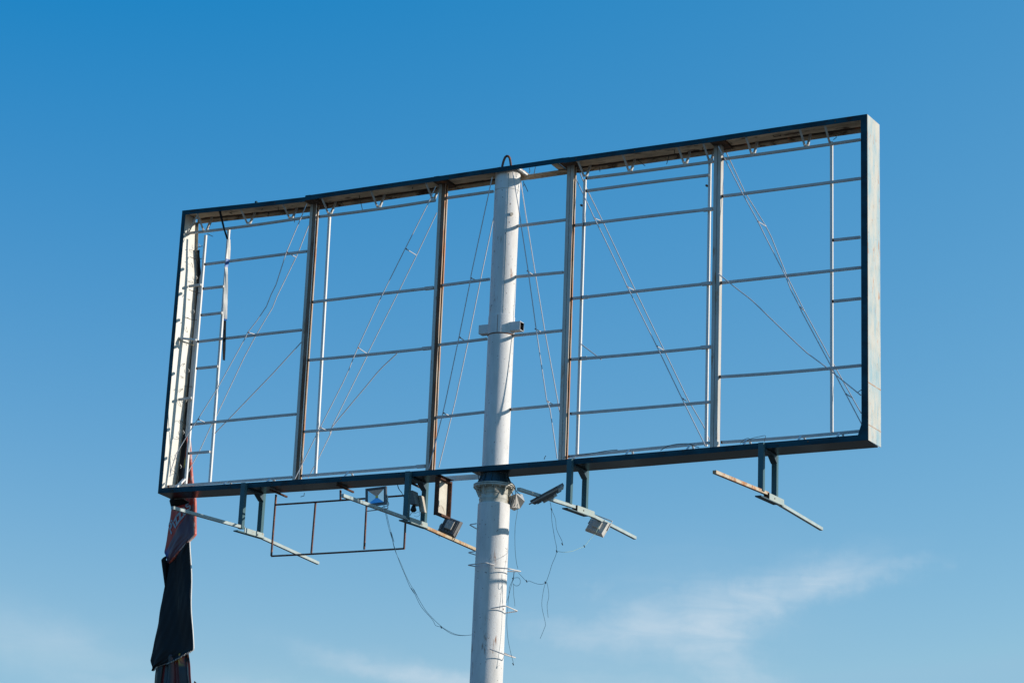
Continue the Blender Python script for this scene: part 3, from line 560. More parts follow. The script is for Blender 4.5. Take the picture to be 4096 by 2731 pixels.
# transverse ribs inside the roof at the uprights and at the gap
for x in (2.60, 5.18, 7.60, 10.30):
    rb = MB(); zt = top(x)-0.007
    rb.box((x, 0.02, zt-0.045), (x+0.24, 0.48, zt), 'seam')
    rb.build('roof_rib', BB)
q = MB(); q.box((7.42, 0.02, top(7.5)-0.035), (7.53, 0.49, top(7.5)-0.008), 'inside_top'); q.build('roof_rib', BB)
q = MB(); q.beam((6.80, 0.02, top(6.8)-0.02), (6.80, 0.45, top(6.8)-0.02), 0.045, 0.035, 'post'); q.build('roof_rib', BB, 'short sunlit rib beside the pole head')

# uprights: two channels each
for i, (a, b) in enumerate(UPRIGHT):
    dx = (b[0]-a[0])/(b[2]-a[2]); x_at = lambda z: a[0]+dx*(z-a[2])
    z0 = bot(a[0])+0.008; z1 = top(a[0]+.06)-0.05
    x0 = (x_at(z0), x_at(z1)); y0, y1 = 0.245, 0.355
    q = MB()
    def plate(xa, xb, ya, yb, m_):
        P = [(x0[k]+x, y, z) for k, z in ((0, z0), (1, z1)) for y in (ya, yb) for x in (xa, xb)]
        q.hull(P, [(0, 2, 3, 1), (4, 5, 7, 6), (0, 1, 5, 4), (2, 6, 7, 3), (0, 4, 6, 2), (1, 3, 7, 5)], m_)
    clean = i == 3
    mf = 'upright_clean' if i >= 2 else 'upright'
    plate(0, .058, y0, y0+.006, 'upright_clean'); plate(.066, .125, y0, y0+.006, mf if i >= 2 else 'upright_rusty')
    plate(0, .058, y1-.006, y1, mf); plate(.066, .125, y1-.006, y1, 'upright_side')
    if clean:
        plate(0, .006, y0+.006, y1-.006, mf); plate(.119, .125, y0+.0065, y1-.0065, 'upright_clean')
        plate(.056, .068, y0+.012, y1-.012, 'seam')
    else:
        plate(.050, .058, y0+.006, y1-.006, 'upright'); plate(.066, .074, y0+.006, y1-.006, 'upright_side')
        plate(.0585, .0655, y0+.010, y1-.010, 'seam')
        plate(0, .005, y0+.006, y0+.026, mf); plate(.120, .125, y0+.006, y0+.030, 'upright_side' if i else 'post')
        plate(0, .005, y1-.026, y1-.006, mf); plate(.120, .125, y1-.030, y1-.006, 'upright_side')
    q.build('upright', BB, ['flaking grey upright nearest the left end', 'upright with the heaviest brown rust, left of the pole', 'grey and brown upright just right of the pole', 'pale clean upright towards the right end'][i])

# slim posts
for i, (a, b) in enumerate(POST):
    if i == 6:
        a = (12.83, .355, 14.99); b = (12.83, .355, 9.83)
    if i < 2: b = (b[0], .355, 10.03)
    q = MB(); q.beam(b, a, 0.042, 0.042, 'post', ref=(0, 1, 0), n=8); o = q.build('post', BB)
    if i in (3, 4):
        z = 14.30 if i == 3 else 14.36
        c_ = MB(); c_.tube([(a[0]-.02, .355, z), (a[0]-.045, .345, z), (a[0]-.055, .335, z+.02)], .018, 'weld', n=7); c_.build('rusty_bolt', o)

# rails
for i, (a, b) in enumerate(RAIL):
    a = Vector(a); b = Vector(b)
    if a.x > b.x: a, b = b, a
    L_ = (b-a).length
    q = MB(); q.beam(a, b, 0.04, 0.04, 'rail', n=6, sag=random.uniform(-.008, .018) if L_ > 1 else 0, ends=(0.03, 'weld') if L_ > .3 else None)
    o = q.build('rail', BB)
    if i in (12, 13, 14, 15, 26, 27, 28):
        c_ = MB(); d = (b-a).normalized(); c_.beam(b-d*0.17, b-d*0.002, 0.052, 0.052, 'rail'); c_.build('sleeve', o)
    if i in (26, 27, 28):
        c_ = MB(); d = (b-a).normalized(); c_.beam(a+d*0.18, a+d*0.30, 0.05, 0.05, 'rail', ends=(0.02, 'seam')); c_.build('sleeve', o)

# paired tie rods with spacers
for pair, sps in zip(ROD_PAIR, SPACER):
    q = MB(); q.tube(pair[0], 0.0085, 'rod', n=6, curve=False); o = q.build('tie_rod', BB)
    for a, b in sps:
        c_ = MB(); c_.tube([a, b], 0.009, 'rod', n=6, curve=False); c_.tube([a, (a[0], a[1]+.03, a[2])], .014, 'weld', n=6, curve=False); c_.build('spacer', o)
    q = MB(); q.tube(pair[1], 0.0085, 'rod', n=6, curve=False); q.build('tie_rod', BB)
for p in SINGLE_ROD:
    q = MB(); q.tube(p, 0.0095, 'rod', n=6, curve=len(p) > 4); q.build('bent_rod', BB)

# V shaped brackets that hang the top rail / carry the bottom rail
for i, p in enumerate(TOP_BRACKET):
    x = p[0]; q = MB(); zt = top(x)
    q.beam((x-.015, 0.012, zt-.05), (x-.015, 0.282, p[2]+.01), 0.012, 0.034, 'rail')
    q.beam((x-.015, 0.012, zt-.05), (x-.015, 0.282, p[2]+.01), 0.034, 0.010, 'rail')
    if i != 12:
        q.beam((x+.02, 0.45, zt-.010), (x+.02, 0.312, p[2]+.01), 0.036, 0.028, 'rail')
    q.box((x-.03, .278, p[2]-.005), (x+.035, .283, p[2]+.03), 'post')
    q.build('top_bracket', BB)
for p in BOTTOM_BRACKET:
    x = p[0]; q = MB(); zb = bot(x)+.008
    q.beam((x-.02, 0.05, zb+.02), (x-.02, 0.285, p[2]+.005), 0.034, 0.012, 'post')
    q.beam((x+.02, 0.44, zb), (x+.02, 0.315, p[2]), 0.034, 0.012, 'post')
    q.build('bottom_bracket', BB)
q = MB(); q.beam((0.33, .1, 9.915), (0.345, .3, 10.105), 0.055, 0.03, 'post'); q.build('corner_brace', BB, 'short white brace lying in the lower left corner')
q = MB(); q.beam((0.02, .19, 12.70), (.37, .27, 12.655), 0.05, 0.03, 'post'); q.beam((0.02, .17, 12.67), (.30, .30, 12.57), 0.03, 0.02, 'arm_tan'); q.build('corner_brace', BB, 'bent white bracket halfway up the left end')
q = MB(); q.beam((8.02-.13, .22, 9.85), (8.02-.02, .25, 9.99), 0.045, 0.03, 'post'); q.build('corner_brace', BB)
q = MB(); q.beam((0.36, .03, 14.98), (0.03, .2, 14.66), 0.02, 0.02, 'rail'); q.build('corner_brace', BB)

# tie wires left by the torn skin
for p in TIE_WIRE:
    q = MB(); q.tube(p, 0.006, 'wire', n=5, curve=False); q.build('tie_wire', BB)
# a fringe of wire ends and cut ties along the left end
for k in range(16):
    z = 10.0+k*0.29+random.uniform(-.08, .08); q = MB()
    q.tube([(.06, .42, z), (.10+random.uniform(-.02, .02), .36, z+random.uniform(-.03, .05)), (.06+random.uniform(-.06, .06), .30, z+random.uniform(-.08, .08))], .004, 'wire', n=4)
    q.build('tie_wire', BB); q = MB()
    if k % 2 == 0: continue
    q.tube([(.12, .47, z+.1), (.15, .45, z+.12), (.13, .44, z+.16)], .007, 'white_vinyl', n=4)
    q.build('cable_tie', BB)

# lifting hoop
q = MB(); q.tube([(6.522, .06, 15.03), (6.545, .06, 15.15), (6.571, .07, 15.235), (6.588, .08, 15.258), (6.606, .08, 15.263), (6.630, .09, 15.250), (6.652, .10, 15.20), (6.680, .11, 15.03)], 0.020, 'red_rust', n=8)
q.build('lifting_hoop', BB, 'rusty red inverted V hoop above the pole')
q = MB(); q.beam((6.42, .06, 15.050), (6.50, .06, 15.055), .03, .03, 'lamp_light'); q.build('lug', BB)
q = MB(); q.box((1.59, .0, top(1.6)), (1.625, .04, top(1.6)+.035), 'navy'); q.build('lug', BB)

# ------------------------------------------------------------------ pole
pl = MB()
pl.lathe(6.546, PY, [(0.285, 0.0), (0.270, 4.5), (0.2645, 6.4), (0.2625, 9.262), (0.258, 9.272)], 'pole', n=72)
pl.lathe(6.537, PY, [(0.217, 9.60), (0.2175, 12.13), (0.2222, 12.14), (0.2222, 12.462), (0.2155, 12.47), (0.2145, 15.03)], 'pole', n=64)
PO = pl.build('pole', BB, 'thick white steel pole, wider below the bolted flange')
q = MB(); q.lathe(6.540, PY, [(0.236, 9.26), (0.240, 9.33), (0.246, 9.345), (0.240, 9.36), (0.238, 9.42), (0.247, 9.435), (0.240, 9.45), (0.242, 9.55)], 'flange'); q.build('collar', PO)
q = MB(); q.lathe(6.536, PY, [(0.318, 9.535), (0.341, 9.545), (0.341, 9.568), (0.25, 9.568)], 'flange'); q.build('flange', PO, 'grimy lower flange plate')
q = MB(); q.lathe(6.536, PY, [(0.25, 9.576), (0.341, 9.576), (0.341, 9.594), (0.25, 9.594)], 'flange'); q.build('flange', PO)
for k in range(10):
    a = 2*math.pi*(k+.3)/10; c_, s_ = math.cos(a), math.sin(a); q = MB()
    q.hull([(6.538+c_*r_+s_*w, PY+s_*r_-c_*w, z) for w in (-.006, .006) for r_, z in ((.24, 9.40), (.262, 9.40), (.325, 9.535), (.24, 9.535))],
           [(0, 1, 2, 3), (7, 6, 5, 4), (0, 4, 5, 1), (1, 5, 6, 2), (2, 6, 7, 3), (3, 7, 4, 0)], 'flange')
    q.build('gusset', PO)
q = MB(); q.lathe(6.536, PY, [(0.275, 9.5945), (0.262, 9.62), (0.225, 9.70), (0.219, 9.775)], 'dark_cone'); q.build('upper_cone', PO, 'dark navy cone between flange and box')
for k in range(12):
    a = 2*math.pi*(k+.5)/12; c_, s_ = math.cos(a), math.sin(a); q = MB()
    q.hull([(6.536+c_*r_+s_*w, PY+s_*r_-c_*w, z) for w in (-.006, .006) for r_, z in ((.215, 9.596), (.30, 9.596), (.225, 9.765), (.215, 9.765))],
           [(0, 1, 2, 3), (7, 6, 5, 4), (0, 4, 5, 1), (1, 5, 6, 2), (2, 6, 7, 3), (3, 7, 4, 0)], 'dark_cone')
    q.build('gusset', PO)
for k in range(16):
    a = 2*math.pi*k/16; q = MB(); q.lathe(6.536+.312*math.cos(a), PY+.312*math.sin(a), [(.014, 9.518), (.014, 9.5445)], 'flange', n=6); q.build('bolt', PO)
q = MB(); q.lathe(6.537, PY, [(0.2195, 12.125), (0.2275, 12.131), (0.2275, 12.139), (0.2224, 12.145)], 'weld'); q.build('weld_ring', PO)
q = MB(); q.lathe(6.536, PY, [(0.2158, 14.68), (0.2185, 14.685), (0.2158, 14.69)], 'flange'); q.build('weld_ring', PO)
# long weld seam and a small stub
q = MB(); q.beam((6.652, 0.090, 12.47), (6.652, 0.090, 14.95), 0.008, 0.006, 'flange', ref=(0, 1, 0)); q.build('weld_seam', PO)
q = MB(); q.beam((6.577, 0.050, 12.15), (6.577, 0.050, 12.45), 0.006, 0.004, 'weld', ref=(0, 1, 0)); q.build('weld_seam', PO)
q = MB(); q.tube([(6.695, .135, 14.22), (6.73, .10, 14.215)], .028, 'beige', n=10, curve=False); q.build('stub', PO)
# square tube through the pole, open at both ends
q = MB()
for y0, y1, z0, z1 in ((.185, .193, 12.19, 12.34), (.327, .335, 12.19, 12.34), (.193, .327, 12.19, 12.198), (.193, .327, 12.332, 12.34)):
    q.box((6.155, y0, z0), (6.93, y1, z1), 'pole')
for y0, y1, z0, z1 in ((.1932, .195, 12.2, 12.33), (.325, .3268, 12.2, 12.33), (.195, .325, 12.1982, 12.20), (.195, .325, 12.330, 12.3318)):  # dark liner and inner plugs, the hollow's shade put into their colour
    q.box((6.775, y0, z0), (6.922, y1, z1), 'seam')
q.box((6.30, .194, 12.199), (6.31, .326, 12.331), 'seam'); q.box((6.76, .194, 12.199), (6.77, .326, 12.331), 'seam')
q.build('square_tube', PO, 'open square tube welded through the pole')
# climbing steps
STEPS = [[(6.33, .1, 8.937), (6.20, .1, 8.925), (6.19, .38, 8.911), (6.31, .38, 8.92)], [(6.33, .1, 8.477), (6.20, .1, 8.466), (6.19, .38, 8.48), (6.31, .38, 8.49)],
         [(6.721, .044, 8.226), (6.64, -.10, 8.242), (6.285, -.05, 8.228), (6.307, .15, 8.243)],
         [(6.728, .05, 8.184), (6.955, .11, 8.167), (7.01, .44, 8.179), (6.76, .42, 8.189)],
         [(6.701, .029, 7.523), (6.93, .09, 7.566), (7.008, .38, 7.525), (6.76, .42, 7.512)],
         [(6.707, .033, 6.875), (6.935, .10, 6.79), (7.018, .36, 6.771), (6.76, .42, 6.87)]]
for z in (6.2, 5.5, 4.85, 4.2, 3.55, 2.9):
    STEPS.append([(6.701, .029, z), (6.93, .09, z), (7.0, .38, z), (6.76, .42, z)])
for st in STEPS:
    q = MB(); P = [Vector(p) for p in st]; Q = [P[0]]
    for k in (1, 2):
        Q += [P[k]+(P[k-1]-P[k]).normalized()*.02, P[k]+(P[k+1]-P[k]).normalized()*.02]
    Q.append(P[3]); q.tube(Q, 0.0095, 'step', n=7, curve=False)
    q.build('climbing_step', PO)

# ------------------------------------------------------------------ lamp arms
ARMS = [(1.852, [(-2.067, 9.011), (-.01, 9.10)], [(.58, 9.045), (2.495, 8.94)], 'arm', 'arm', 'leftmost lamp arm, bare, its near tip in front of the torn banner'),
        (5.09, [(-2.084, 9.014), (-.02, 9.065)], [(.56, 9.045), (2.435, 9.014)], 'arm', 'arm_tan', 'lamp arm left of the pole with a tan rusty far half'),
        (8.052, [(-1.822, 8.985), (.168, 9.126)], [(.70, 9.121), (2.572, 9.091)], 'arm', 'arm', 'lamp arm right of the pole carrying two tilted lamps'),
        (11.298, [(-1.957, 9.008), (.168, 9.151)], [(.69, 9.102), (2.722, 9.098)], 'arm_rust', 'arm', 'rightmost lamp arm with an orange rusted near half')]
for i, (X, fr, bk_, mf, mb_, lab) in enumerate(ARMS):
    la = bpy.data.objects.new('lamp_arm', None); COL.objects.link(la); la.parent = BB; la['label'] = lab
    ze = 9.085 if i < 2 else 9.15
    w = .042
    q = MB(); q.beam((X, -.045, ze-.02), (X, -.045, bot(X)+.075), 2*w, .08, 'teal', ref=(0, 1, 0)); q.build('hanger_post', la)
    q = MB(); q.beam((X, .545, ze-.02), (X, .545, bot(X)+.02), 2*w, .08, 'teal', ref=(0, 1, 0)); q.build('hanger_post', la)
    q = MB(); q.box((X-.05, .01, bot(X)-.035), (X+.05, .5, bot(X)-.003), 'dark_cone')
    q.hull([(X+a, y, z) for a in (-.05, .05) for y, z in ((.35, bot(X)-.036), (.5, bot(X)-.036), (.5, bot(X)-.13))], [(0, 1, 2), (5, 4, 3), (0, 3, 4, 1), (1, 4, 5, 2), (2, 5, 3, 0)], 'dark_cone')
    q.build('mounting_plate', la)
    q = MB(); q.beam((X, fr[0][0], fr[0][1]), (X, fr[1][0]+.05, fr[1][1]), .055, .05, mf, n=3); q.build('arm_tube', la)
    q = MB(); q.beam((X, bk_[0][0]-.05, bk_[0][1]), (X, bk_[1][0], bk_[1][1]), .055, .05, mb_, n=3); q.build('arm_tube', la)
    q = MB()
    if i < 2:
        q.beam((X, -.20, ze-.085), (X, .62, ze-.055), .09, .02, 'teal')
        q.beam((X+.045, .0, ze-.035), (X+.045, .60, ze-.02), .012, .085, 'sleeve')
    else:
        q.beam((X, -.18, ze-.12), (X, .62, ze-.08), .10, .02, 'dark_cone')
        q.beam((X+.047, .17, ze-.05), (X+.047, .82, ze-.02), .012, .10, 'sleeve')
        q.box((X-.04, .165, ze-.10), (X+.053, .172, ze), 'seam')
    q.lathe(X+.0, .0, [(.001, -5)]*0+[(.012, ze-.05), (.012, ze-.04)], 'seam', n=6) if False else None
    q.tube([(X+.05, .40, ze-.04), (X+.058, .40, ze-.04)], .014, 'seam', n=8, curve=False)
    q.build('sleeve', la)

# ------------------------------------------------------------------ rusty hanging frame, access box
RF = thing('hanging_tube_frame', 'rusty red tube frame of three open bays hanging under the left half', 'metal frame', (3.49, .47, 9.75))
for a, b in RED_FRAME:
    q = MB(); q.beam(a, b, .026, .026, 'red_rust', ref=(0, 1, 0) if abs(a[0]-b[0]) < .1 else (0, 0, 1), n=4, sag=.004 if abs(a[0]-b[0]) > .1 else 0)
    q.build('tube', RF)
for x in (2.28, 3.62, 4.93):
    q = MB(); q.beam((x, .12, 9.755), (x, .66, 9.745), .03, .03, 'rust_edge'); q.build('cross_bar', RF)

AC = thing('rusty_shallow_tray', 'upright rust edged shallow metal tray with a white face, hanging left of the pole', 'metal tray', (5.6, .31, 9.13))
q = MB(); q.box((5.530, .10, 9.17), (5.536, .54, 9.76), 'tray'); q.build('back_plate', AC)
for a, b in (((5.53, .085, 9.125), (5.602, .112, 9.765)), ((5.53, .522, 9.16), (5.602, .548, 9.772)), ((5.53, .112, 9.738), (5.602, .522, 9.765)), ((5.53, .112, 9.135), (5.602, .522, 9.17))):
    q = MB(); q.box(a, b, 'rust_edge'); q.build('edge_strip', AC)
q = MB(); q.hull([(5.538, .14, 9.17), (5.538, .50, 9.17), (5.560, .36, 9.30), (5.552, .28, 9.33), (5.545, .20, 9.27)], [(0, 1, 2, 3, 4)], 'beige'); q.build('beige_patch', AC)  # beige sheet rising in a curve from the tray's lower edge

# ------------------------------------------------------------------ floodlights
def flood(label, c0, u, v, w, h, flip=1, br=-1, body='lamp_body', box='lamp_light', depth=.045, group='floodlights on the lamp arms'):
    """c0 centre of the glass side; u, v unit axes of the face; n = outward normal of the glass"""
    u = Vector(u).normalized(); n = u.cross(Vector(v)).normalized()*flip; v = Vector(v); v = (v-u*v.dot(u)).normalized(); c0 = Vector(c0)
    T = thing('floodlight', label, 'floodlight', c0+v*br*h*.75, group)
    P = lambda a, b, c_: c0+u*a+v*b+n*c_
    BX = [(0, 2, 3, 1), (4, 5, 7, 6), (0, 1, 5, 4), (2, 6, 7, 3), (0, 4, 6, 2), (1, 3, 7, 5)]
    def bx(mb, a0, a1, b0, b1, c_0, c_1, m_, tap=1.0):
        mb.hull([P(a*(tap if k else 1), b*(tap if k else 1), c_) for k, c_ in enumerate((c_1, c_0)) for b in (b0, b1) for a in (a0, a1)], BX, m_)
    q = MB(); bx(q, -w/2, w/2, -h/2, h/2, -depth-.03, -.031, body, .86)
    for k in range(5 if body == 'lamp_body' else 0): bx(q, -w*.36+k*w*.18-.003, -w*.36+k*w*.18+.003, -h*.36, h*.36, -depth-.045, -depth-.03, body)
    q.build('housing', T)
    q = MB(); t_ = .022
    for a0, a1, b0, b1 in ((-w/2, w/2, h/2-t_, h/2), (-w/2, w/2, -h/2, -h/2+t_), (-w/2, -w/2+t_, -h/2+t_, h/2-t_), (w/2-t_, w/2, -h/2+t_, h/2-t_)): bx(q, a0, a1, b0, b1, -.031, .014, body)
    for a0, a1, b0, b1 in ((-w/2+t_, w/2-t_, h/2-t_*1.9, h/2-t_), (-w/2+t_, w/2-t_, -h/2+t_, -h/2+t_*1.9), (-w/2+t_, -w/2+t_*1.9, -h/2+t_*1.9, h/2-t_*1.9), (w/2-t_*1.9, w/2-t_, -h/2+t_*1.9, h/2-t_*1.9)): bx(q, a0, a1, b0, b1, .001, .009, 'lamp_rim')
    q.build('rim', T)
    A_, B_ = w/2-t_*1.9, h/2-t_*1.9
    q = MB()
    C4_ = [P(-A_, -B_, .006), P(A_, -B_, .006), P(A_, B_, .006), P(-A_, B_, .006)]; I4 = [P(a*.022, b*.018, -.028) for a, b in ((-1, -1), (1, -1), (1, 1), (-1, 1))]
    q.hull(C4_+I4, [(0, 1, 5, 4), (1, 2, 6, 5), (2, 3, 7, 6), (3, 0, 4, 7)], 'reflector'); q.build('reflector', T)
    q = MB(); bx(q, -.021, .021, -.017, .017, -.029, -.024, 'led'); q.build('led_chip', T)
    q = MB(); bx(q, -w*.20, w*.20, -h*.24, h*.26, -depth-.075, -depth-.032, box); q.build('driver_box', T)
    q = MB(); e = w/2+.012
    q.tube([P(-e, 0, -.02), P(-e, br*h*.72, -.03), P(e, br*h*.72, -.03), P(e, 0, -.02)], .010, 'lamp_light', n=6, curve=False); q.build('u_bracket', T)
    return T
flood('square floodlight showing its blue-lit reflector glass, near half of the arm left of the pole', (5.03, -.95, 9.241), (1, 0.10, .08), (.02, .03, 1), .365, .30, flip=1, br=-1, body='lamp_body')
flood('floodlight seen from behind, tilted, on the far half of the arm left of the pole', (5.045, 1.58, 9.24), (.93, .15, -.36), (.30, .25, .9), .32, .30, flip=-1, br=-1)
flood('thin floodlight seen edge on, near half of the arm right of the pole', (8.125, -1.0, 9.105), (.90, 0, .40), (-.46, .84, .19), .50, .34, flip=1, br=-1, depth=.05)
flood('pale floodlight seen from below behind the far half of the arm right of the pole', (7.985, 1.22, 9.00), (.93, .1, -.36), (.34, .40, .80), .33, .26, flip=-1, br=1, body='lamp_light')
# lamp head hanging in the hangers
T = thing('floodlight', 'boxy grey and beige lamp unit between the two hanger posts left of the pole', 'floodlight', (5.1, .3, 9.3), 'floodlights on the lamp arms')
q = MB(); q.hull([(x+s_, y, z) for z, s_ in ((9.35, .035), (9.585, -.03)) for y in (.18, .36) for x in (4.985, 5.085)], [(0, 2, 3, 1), (4, 5, 7, 6), (0, 1, 5, 4), (2, 6, 7, 3), (0, 4, 6, 2), (1, 3, 7, 5)], 'lamp_body'); q.build('housing', T)
q = MB(); q.hull([(x+s_, y, z) for z, s_ in ((9.255, .035), (9.535, -.03)) for y in (.36, .47) for x in (5.075, 5.145)], [(0, 2, 3, 1), (4, 5, 7, 6), (0, 1, 5, 4), (2, 6, 7, 3), (0, 4, 6, 2), (1, 3, 7, 5)], 'beige'); q.build('front_shell', T)
q = MB(); q.lathe(5.035, .28, [(.03, 9.24), (.055, 9.27), (.045, 9.30), (.03, 9.345)], 'wire', n=12); q.build('lamp_holder', T)
# old lamp housing behind the flange
T = thing('lamp_housing', 'pale ribbed tapering lamp housing hanging just right of the pole flange', 'lamp', (6.85, .5, 9.24))
q = MB(); q.hull([(6.70, .42, 9.42), (6.70, .42, 9.26), (6.72, .66, 9.50), (6.72, .66, 9.24), (6.90, .36, 9.45), (6.83, .38, 9.235), (6.965, .55, 9.36), (6.86, .60, 9.26), (6.88, .62, 9.50)],
       [(0, 2, 3, 1), (0, 4, 8, 2), (4, 6, 8), (0, 1, 5, 4), (4, 5, 7, 6), (1, 3, 7, 5), (2, 8, 7, 3), (8, 6, 7)], 'lamp_light'); q.build('housing', T)
for k in range(3):
    q = MB(); x = 6.77+k*.045; q.beam((x, .40-.012*k, 9.25), (x+.01, .395-.012*k, 9.43), .006, .012, 'lamp_light', ref=(0, 1, 0)); q.build('rib', T)
q = MB(); q.tube([(6.745, .36, 9.52), (6.80, .33, 9.50), (6.86, .33, 9.42), (6.83, .34, 9.30)], .008, 'wire', n=5); q.build('lead', T)

# ------------------------------------------------------------------ cables
def cable(keys, name, label, rad=.0042, m='cable', knots=(), grp=None):
    rad *= .8
    T = thing(name, label, 'cable', WIRE[keys[0]][0], grp)
    for k in keys:
        q = MB(); q.tube(WIRE[k], rad, m, n=5); q.build('strand', T)
    for p in knots:
        q = MB(); p = Vector(p); q.tube([p+Vector((-.008, 0, .018)), p+Vector((.0, 0, .002)), p+Vector((.009, 0, -.016))], .0085, 'wire', n=6, curve=False); q.build('knot', T)
    return T
w1 = WIRE['w1']
cable(['w1', 'w1b'], 'loose_cable', 'long twin cable sagging from the square floodlight down to the left side of the pole', knots=[w1[-5]])
cable(['w2'], 'loose_cable', 'thin cable dropping close beside the pole from the lamp housing to a step', rad=.005)
cable(['w3', 'w3b', 'w4', 'w5'], 'loose_cable', 'branching cable swinging from the edge-on floodlight across to the pole step, two ends dangling', knots=[WIRE['w3'][1], WIRE['w3'][4], WIRE['w3'][7], WIRE['w3'][-2], WIRE['w3b'][-1]])
cable(['w6'], 'loose_cable', 'very pale green wire curving to the pale floodlight', rad=.004, m='cable_pale', knots=[WIRE['w6'][4], WIRE['w6'][-3]])
cable(['w7', 'w7b', 'w7c', 'w7d'], 'loose_cable', 'looped bunch of thin cables hanging from the right hand climbing step', rad=.0045, knots=[WIRE['w7'][1], WIRE['w7b'][-1]])
cable(['w8', 'w8b'], 'loose_cable', 'short twin cable hanging from the box edge beside the left hanger post', rad=.005)
cable(['w9', 'w9b'], 'loose_cable', 'dark cables looping off the right side of the pole flange', rad=.008, m='wire')
cable(['w10'], 'loose_cable', 'dark cable lying along the bottom rail just right of the pole bay', rad=.007, m='wire')
cable(['w10b'], 'loose_cable', 'dark cable arching over the bottom rail beside the pale upright', rad=.007, m='wire')
cable(['w10c', 'w10d'], 'loose_cable', 'wiry loops standing on the bottom band in the right end bay', rad=.005, m='wire')
cable(['w11'], 'loose_cable', 'short wires dangling under the box just left of the dark flange cone', rad=.006, m='wire')
cable(['w12', 'w12b'], 'loose_cable', 'tangled thin wires under the boxy lamp between hanger posts', rad=.0035, m='cable')
cable(['w13'], 'loose_cable', 'bent lead behind the square floodlight', rad=.007, m='cable')
cable(['w14'], 'loose_cable', 'short lead hanging beside the rear tilted floodlight', rad=.006, m='cable')

# ------------------------------------------------------------------ torn banner
def sheet(name, parent, zs, nU, fx, mat, uvf, label=None, thick=.003, smooth=True):
    me = bpy.data.meshes.new(name); bm = bmesh.new(); uvl = bm.loops.layers.uv.new('UVMap'); o0 = origin(parent)
    G = []
    for z in zs: G.append([bm.verts.new(Vector(fx(i/nU, z))-o0) for i in range(nU+1)])
    for a in range(len(zs)-1):
        for i in range(nU):
            f = bm.faces.new((G[a][i], G[a][i+1], G[a+1][i+1], G[a+1][i])); f.smooth = smooth
            for l, (u_, z_) in zip(f.loops, ((i/nU, zs[a]), ((i+1)/nU, zs[a]), ((i+1)/nU, zs[a+1]), (i/nU, zs[a+1]))): l[uvl].uv = uvf(u_, z_)
    bm.to_mesh(me); bm.free(); me.materials.append(M[mat])
    o = bpy.data.objects.new(name, me); COL.objects.link(o); o.parent = parent
    s_ = o.modifiers.new('thickness', 'SOLIDIFY'); s_.thickness = thick
    if label: o['label'] = label
    return o
BN = thing('torn_banner', 'long torn and twisted advertising banner hanging from the left end of the frame', 'banner', (0.05, .7, 9.8))
L1 = [(8.70, -.14), (8.84, -.20), (8.90, -.245), (9.28, -.205), (9.69, -.165), (9.78, -.20), (9.86, -.21), (9.95, -.13), (10.2, -.03), (11.4, -.03)][::1]
R1 = [(8.70, -.12), (9.06, .26), (9.09, .30), (9.18, .402), (9.30, .385), (9.5, .35), (9.82, .313), (10.14, .246), (10.45, .191), (10.76, .124), (11.16, .03), (11.4, -.02)]
edge_only = [False]
def rolled(L_, R_, y, rho, amp):
    def fx(s, z):
        s = .72+s*.28 if edge_only[0] else s*.72
        a = lerp(L_, z); b = lerp(R_, z); r_ = min(rho, max((b-a)*.45, .004)); k = .72
        if s < k:
            t_ = s/k; x = a+(b-r_-a)*t_; return (x, y+amp*math.sin(t_*5+z*2.3)*math.sin(t_*math.pi)-.02*math.sin(z*5)*t_+.005*math.sin(t_*19+z*7)+.004*math.sin(t_*31-z*13), z)
        th = (s-k)/(1-k)*math.pi*.92; yo = y-.02*math.sin(z*5)
        return (b-r_+r_*math.sin(th), yo+r_*(1-math.cos(th))*1.1, z)
    return fx
zz = [8.70+i*(11.35-8.70)/70 for i in range(71)]
fxp = rolled(L1, R1, .70, .034, .024)
def uvp(s, z): p = fxp(s, z); return (p[0], z)
sheet('print_panel', BN, zz, 22, fxp, 'print', uvp, 'red and plum printed vinyl with slanting white lettering', thick=.003)
edge_only[0] = True
sheet('rolled_edge', BN, zz, 10, fxp, 'edge_vinyl', uvp, 'pale sunlit rolled edge with an orange red stain')
edge_only[0] = False
L2 = [(6.78, -.30), (6.87, -.305), (6.98, -.362), (7.31, -.318), (7.66, -.262), (8.15, -.217), (8.72, -.130), (8.85, -.13), (9.06, .20), (9.12, .25)]
R2 = [(6.80, -.27), (6.88, -.20), (6.95, .10), (7.07, .36), (7.15, .525), (7.59, .470), (8.03, .405), (8.7, .322), (9.09, .278), (9.12, .275)]
fxd = rolled(L2, R2, .725, .013, .034)
zz2 = [6.80+i*(9.11-6.80)/60 for i in range(61)]
sheet('dark_drape', BN, zz2, 22, fxd, 'dark_drape', lambda s, z: (s, z), 'flat black middle length')
edge_only[0] = True
sheet('rolled_edge', BN, zz2, 8, fxd, 'white_vinyl', lambda s, z: (s, z), 'thin pale rolled edge')
edge_only[0] = False
# curl of vinyl at the left
def curl(s, z):
    k = (8.80-z)/(8.80-8.22); r_ = .075*(1-k)+.004; th = s*2*math.pi*.8+.4
    return (-.225+.05*k+r_*math.cos(th), .735+r_*math.sin(th), z+.05*math.cos(th)*(1-k))
sheet('curl', BN, [8.22+i*.58/14 for i in range(15)], 16, curl, 'black_vinyl', lambda s, z: (s, z))
# frayed seam
q = MB(); random.seed(3)
for k in range(16):
    t_ = k/15; x = .02+t_*.46; z = 6.93+t_*.20; q.tube([(x, .715, z), (x+random.uniform(-.02, .03), .70, z-random.uniform(.01, .04))], .005, 'lamp_light' if k % 3 else 'beige', n=4, curve=False)
q.build('frayed_edge', BN)
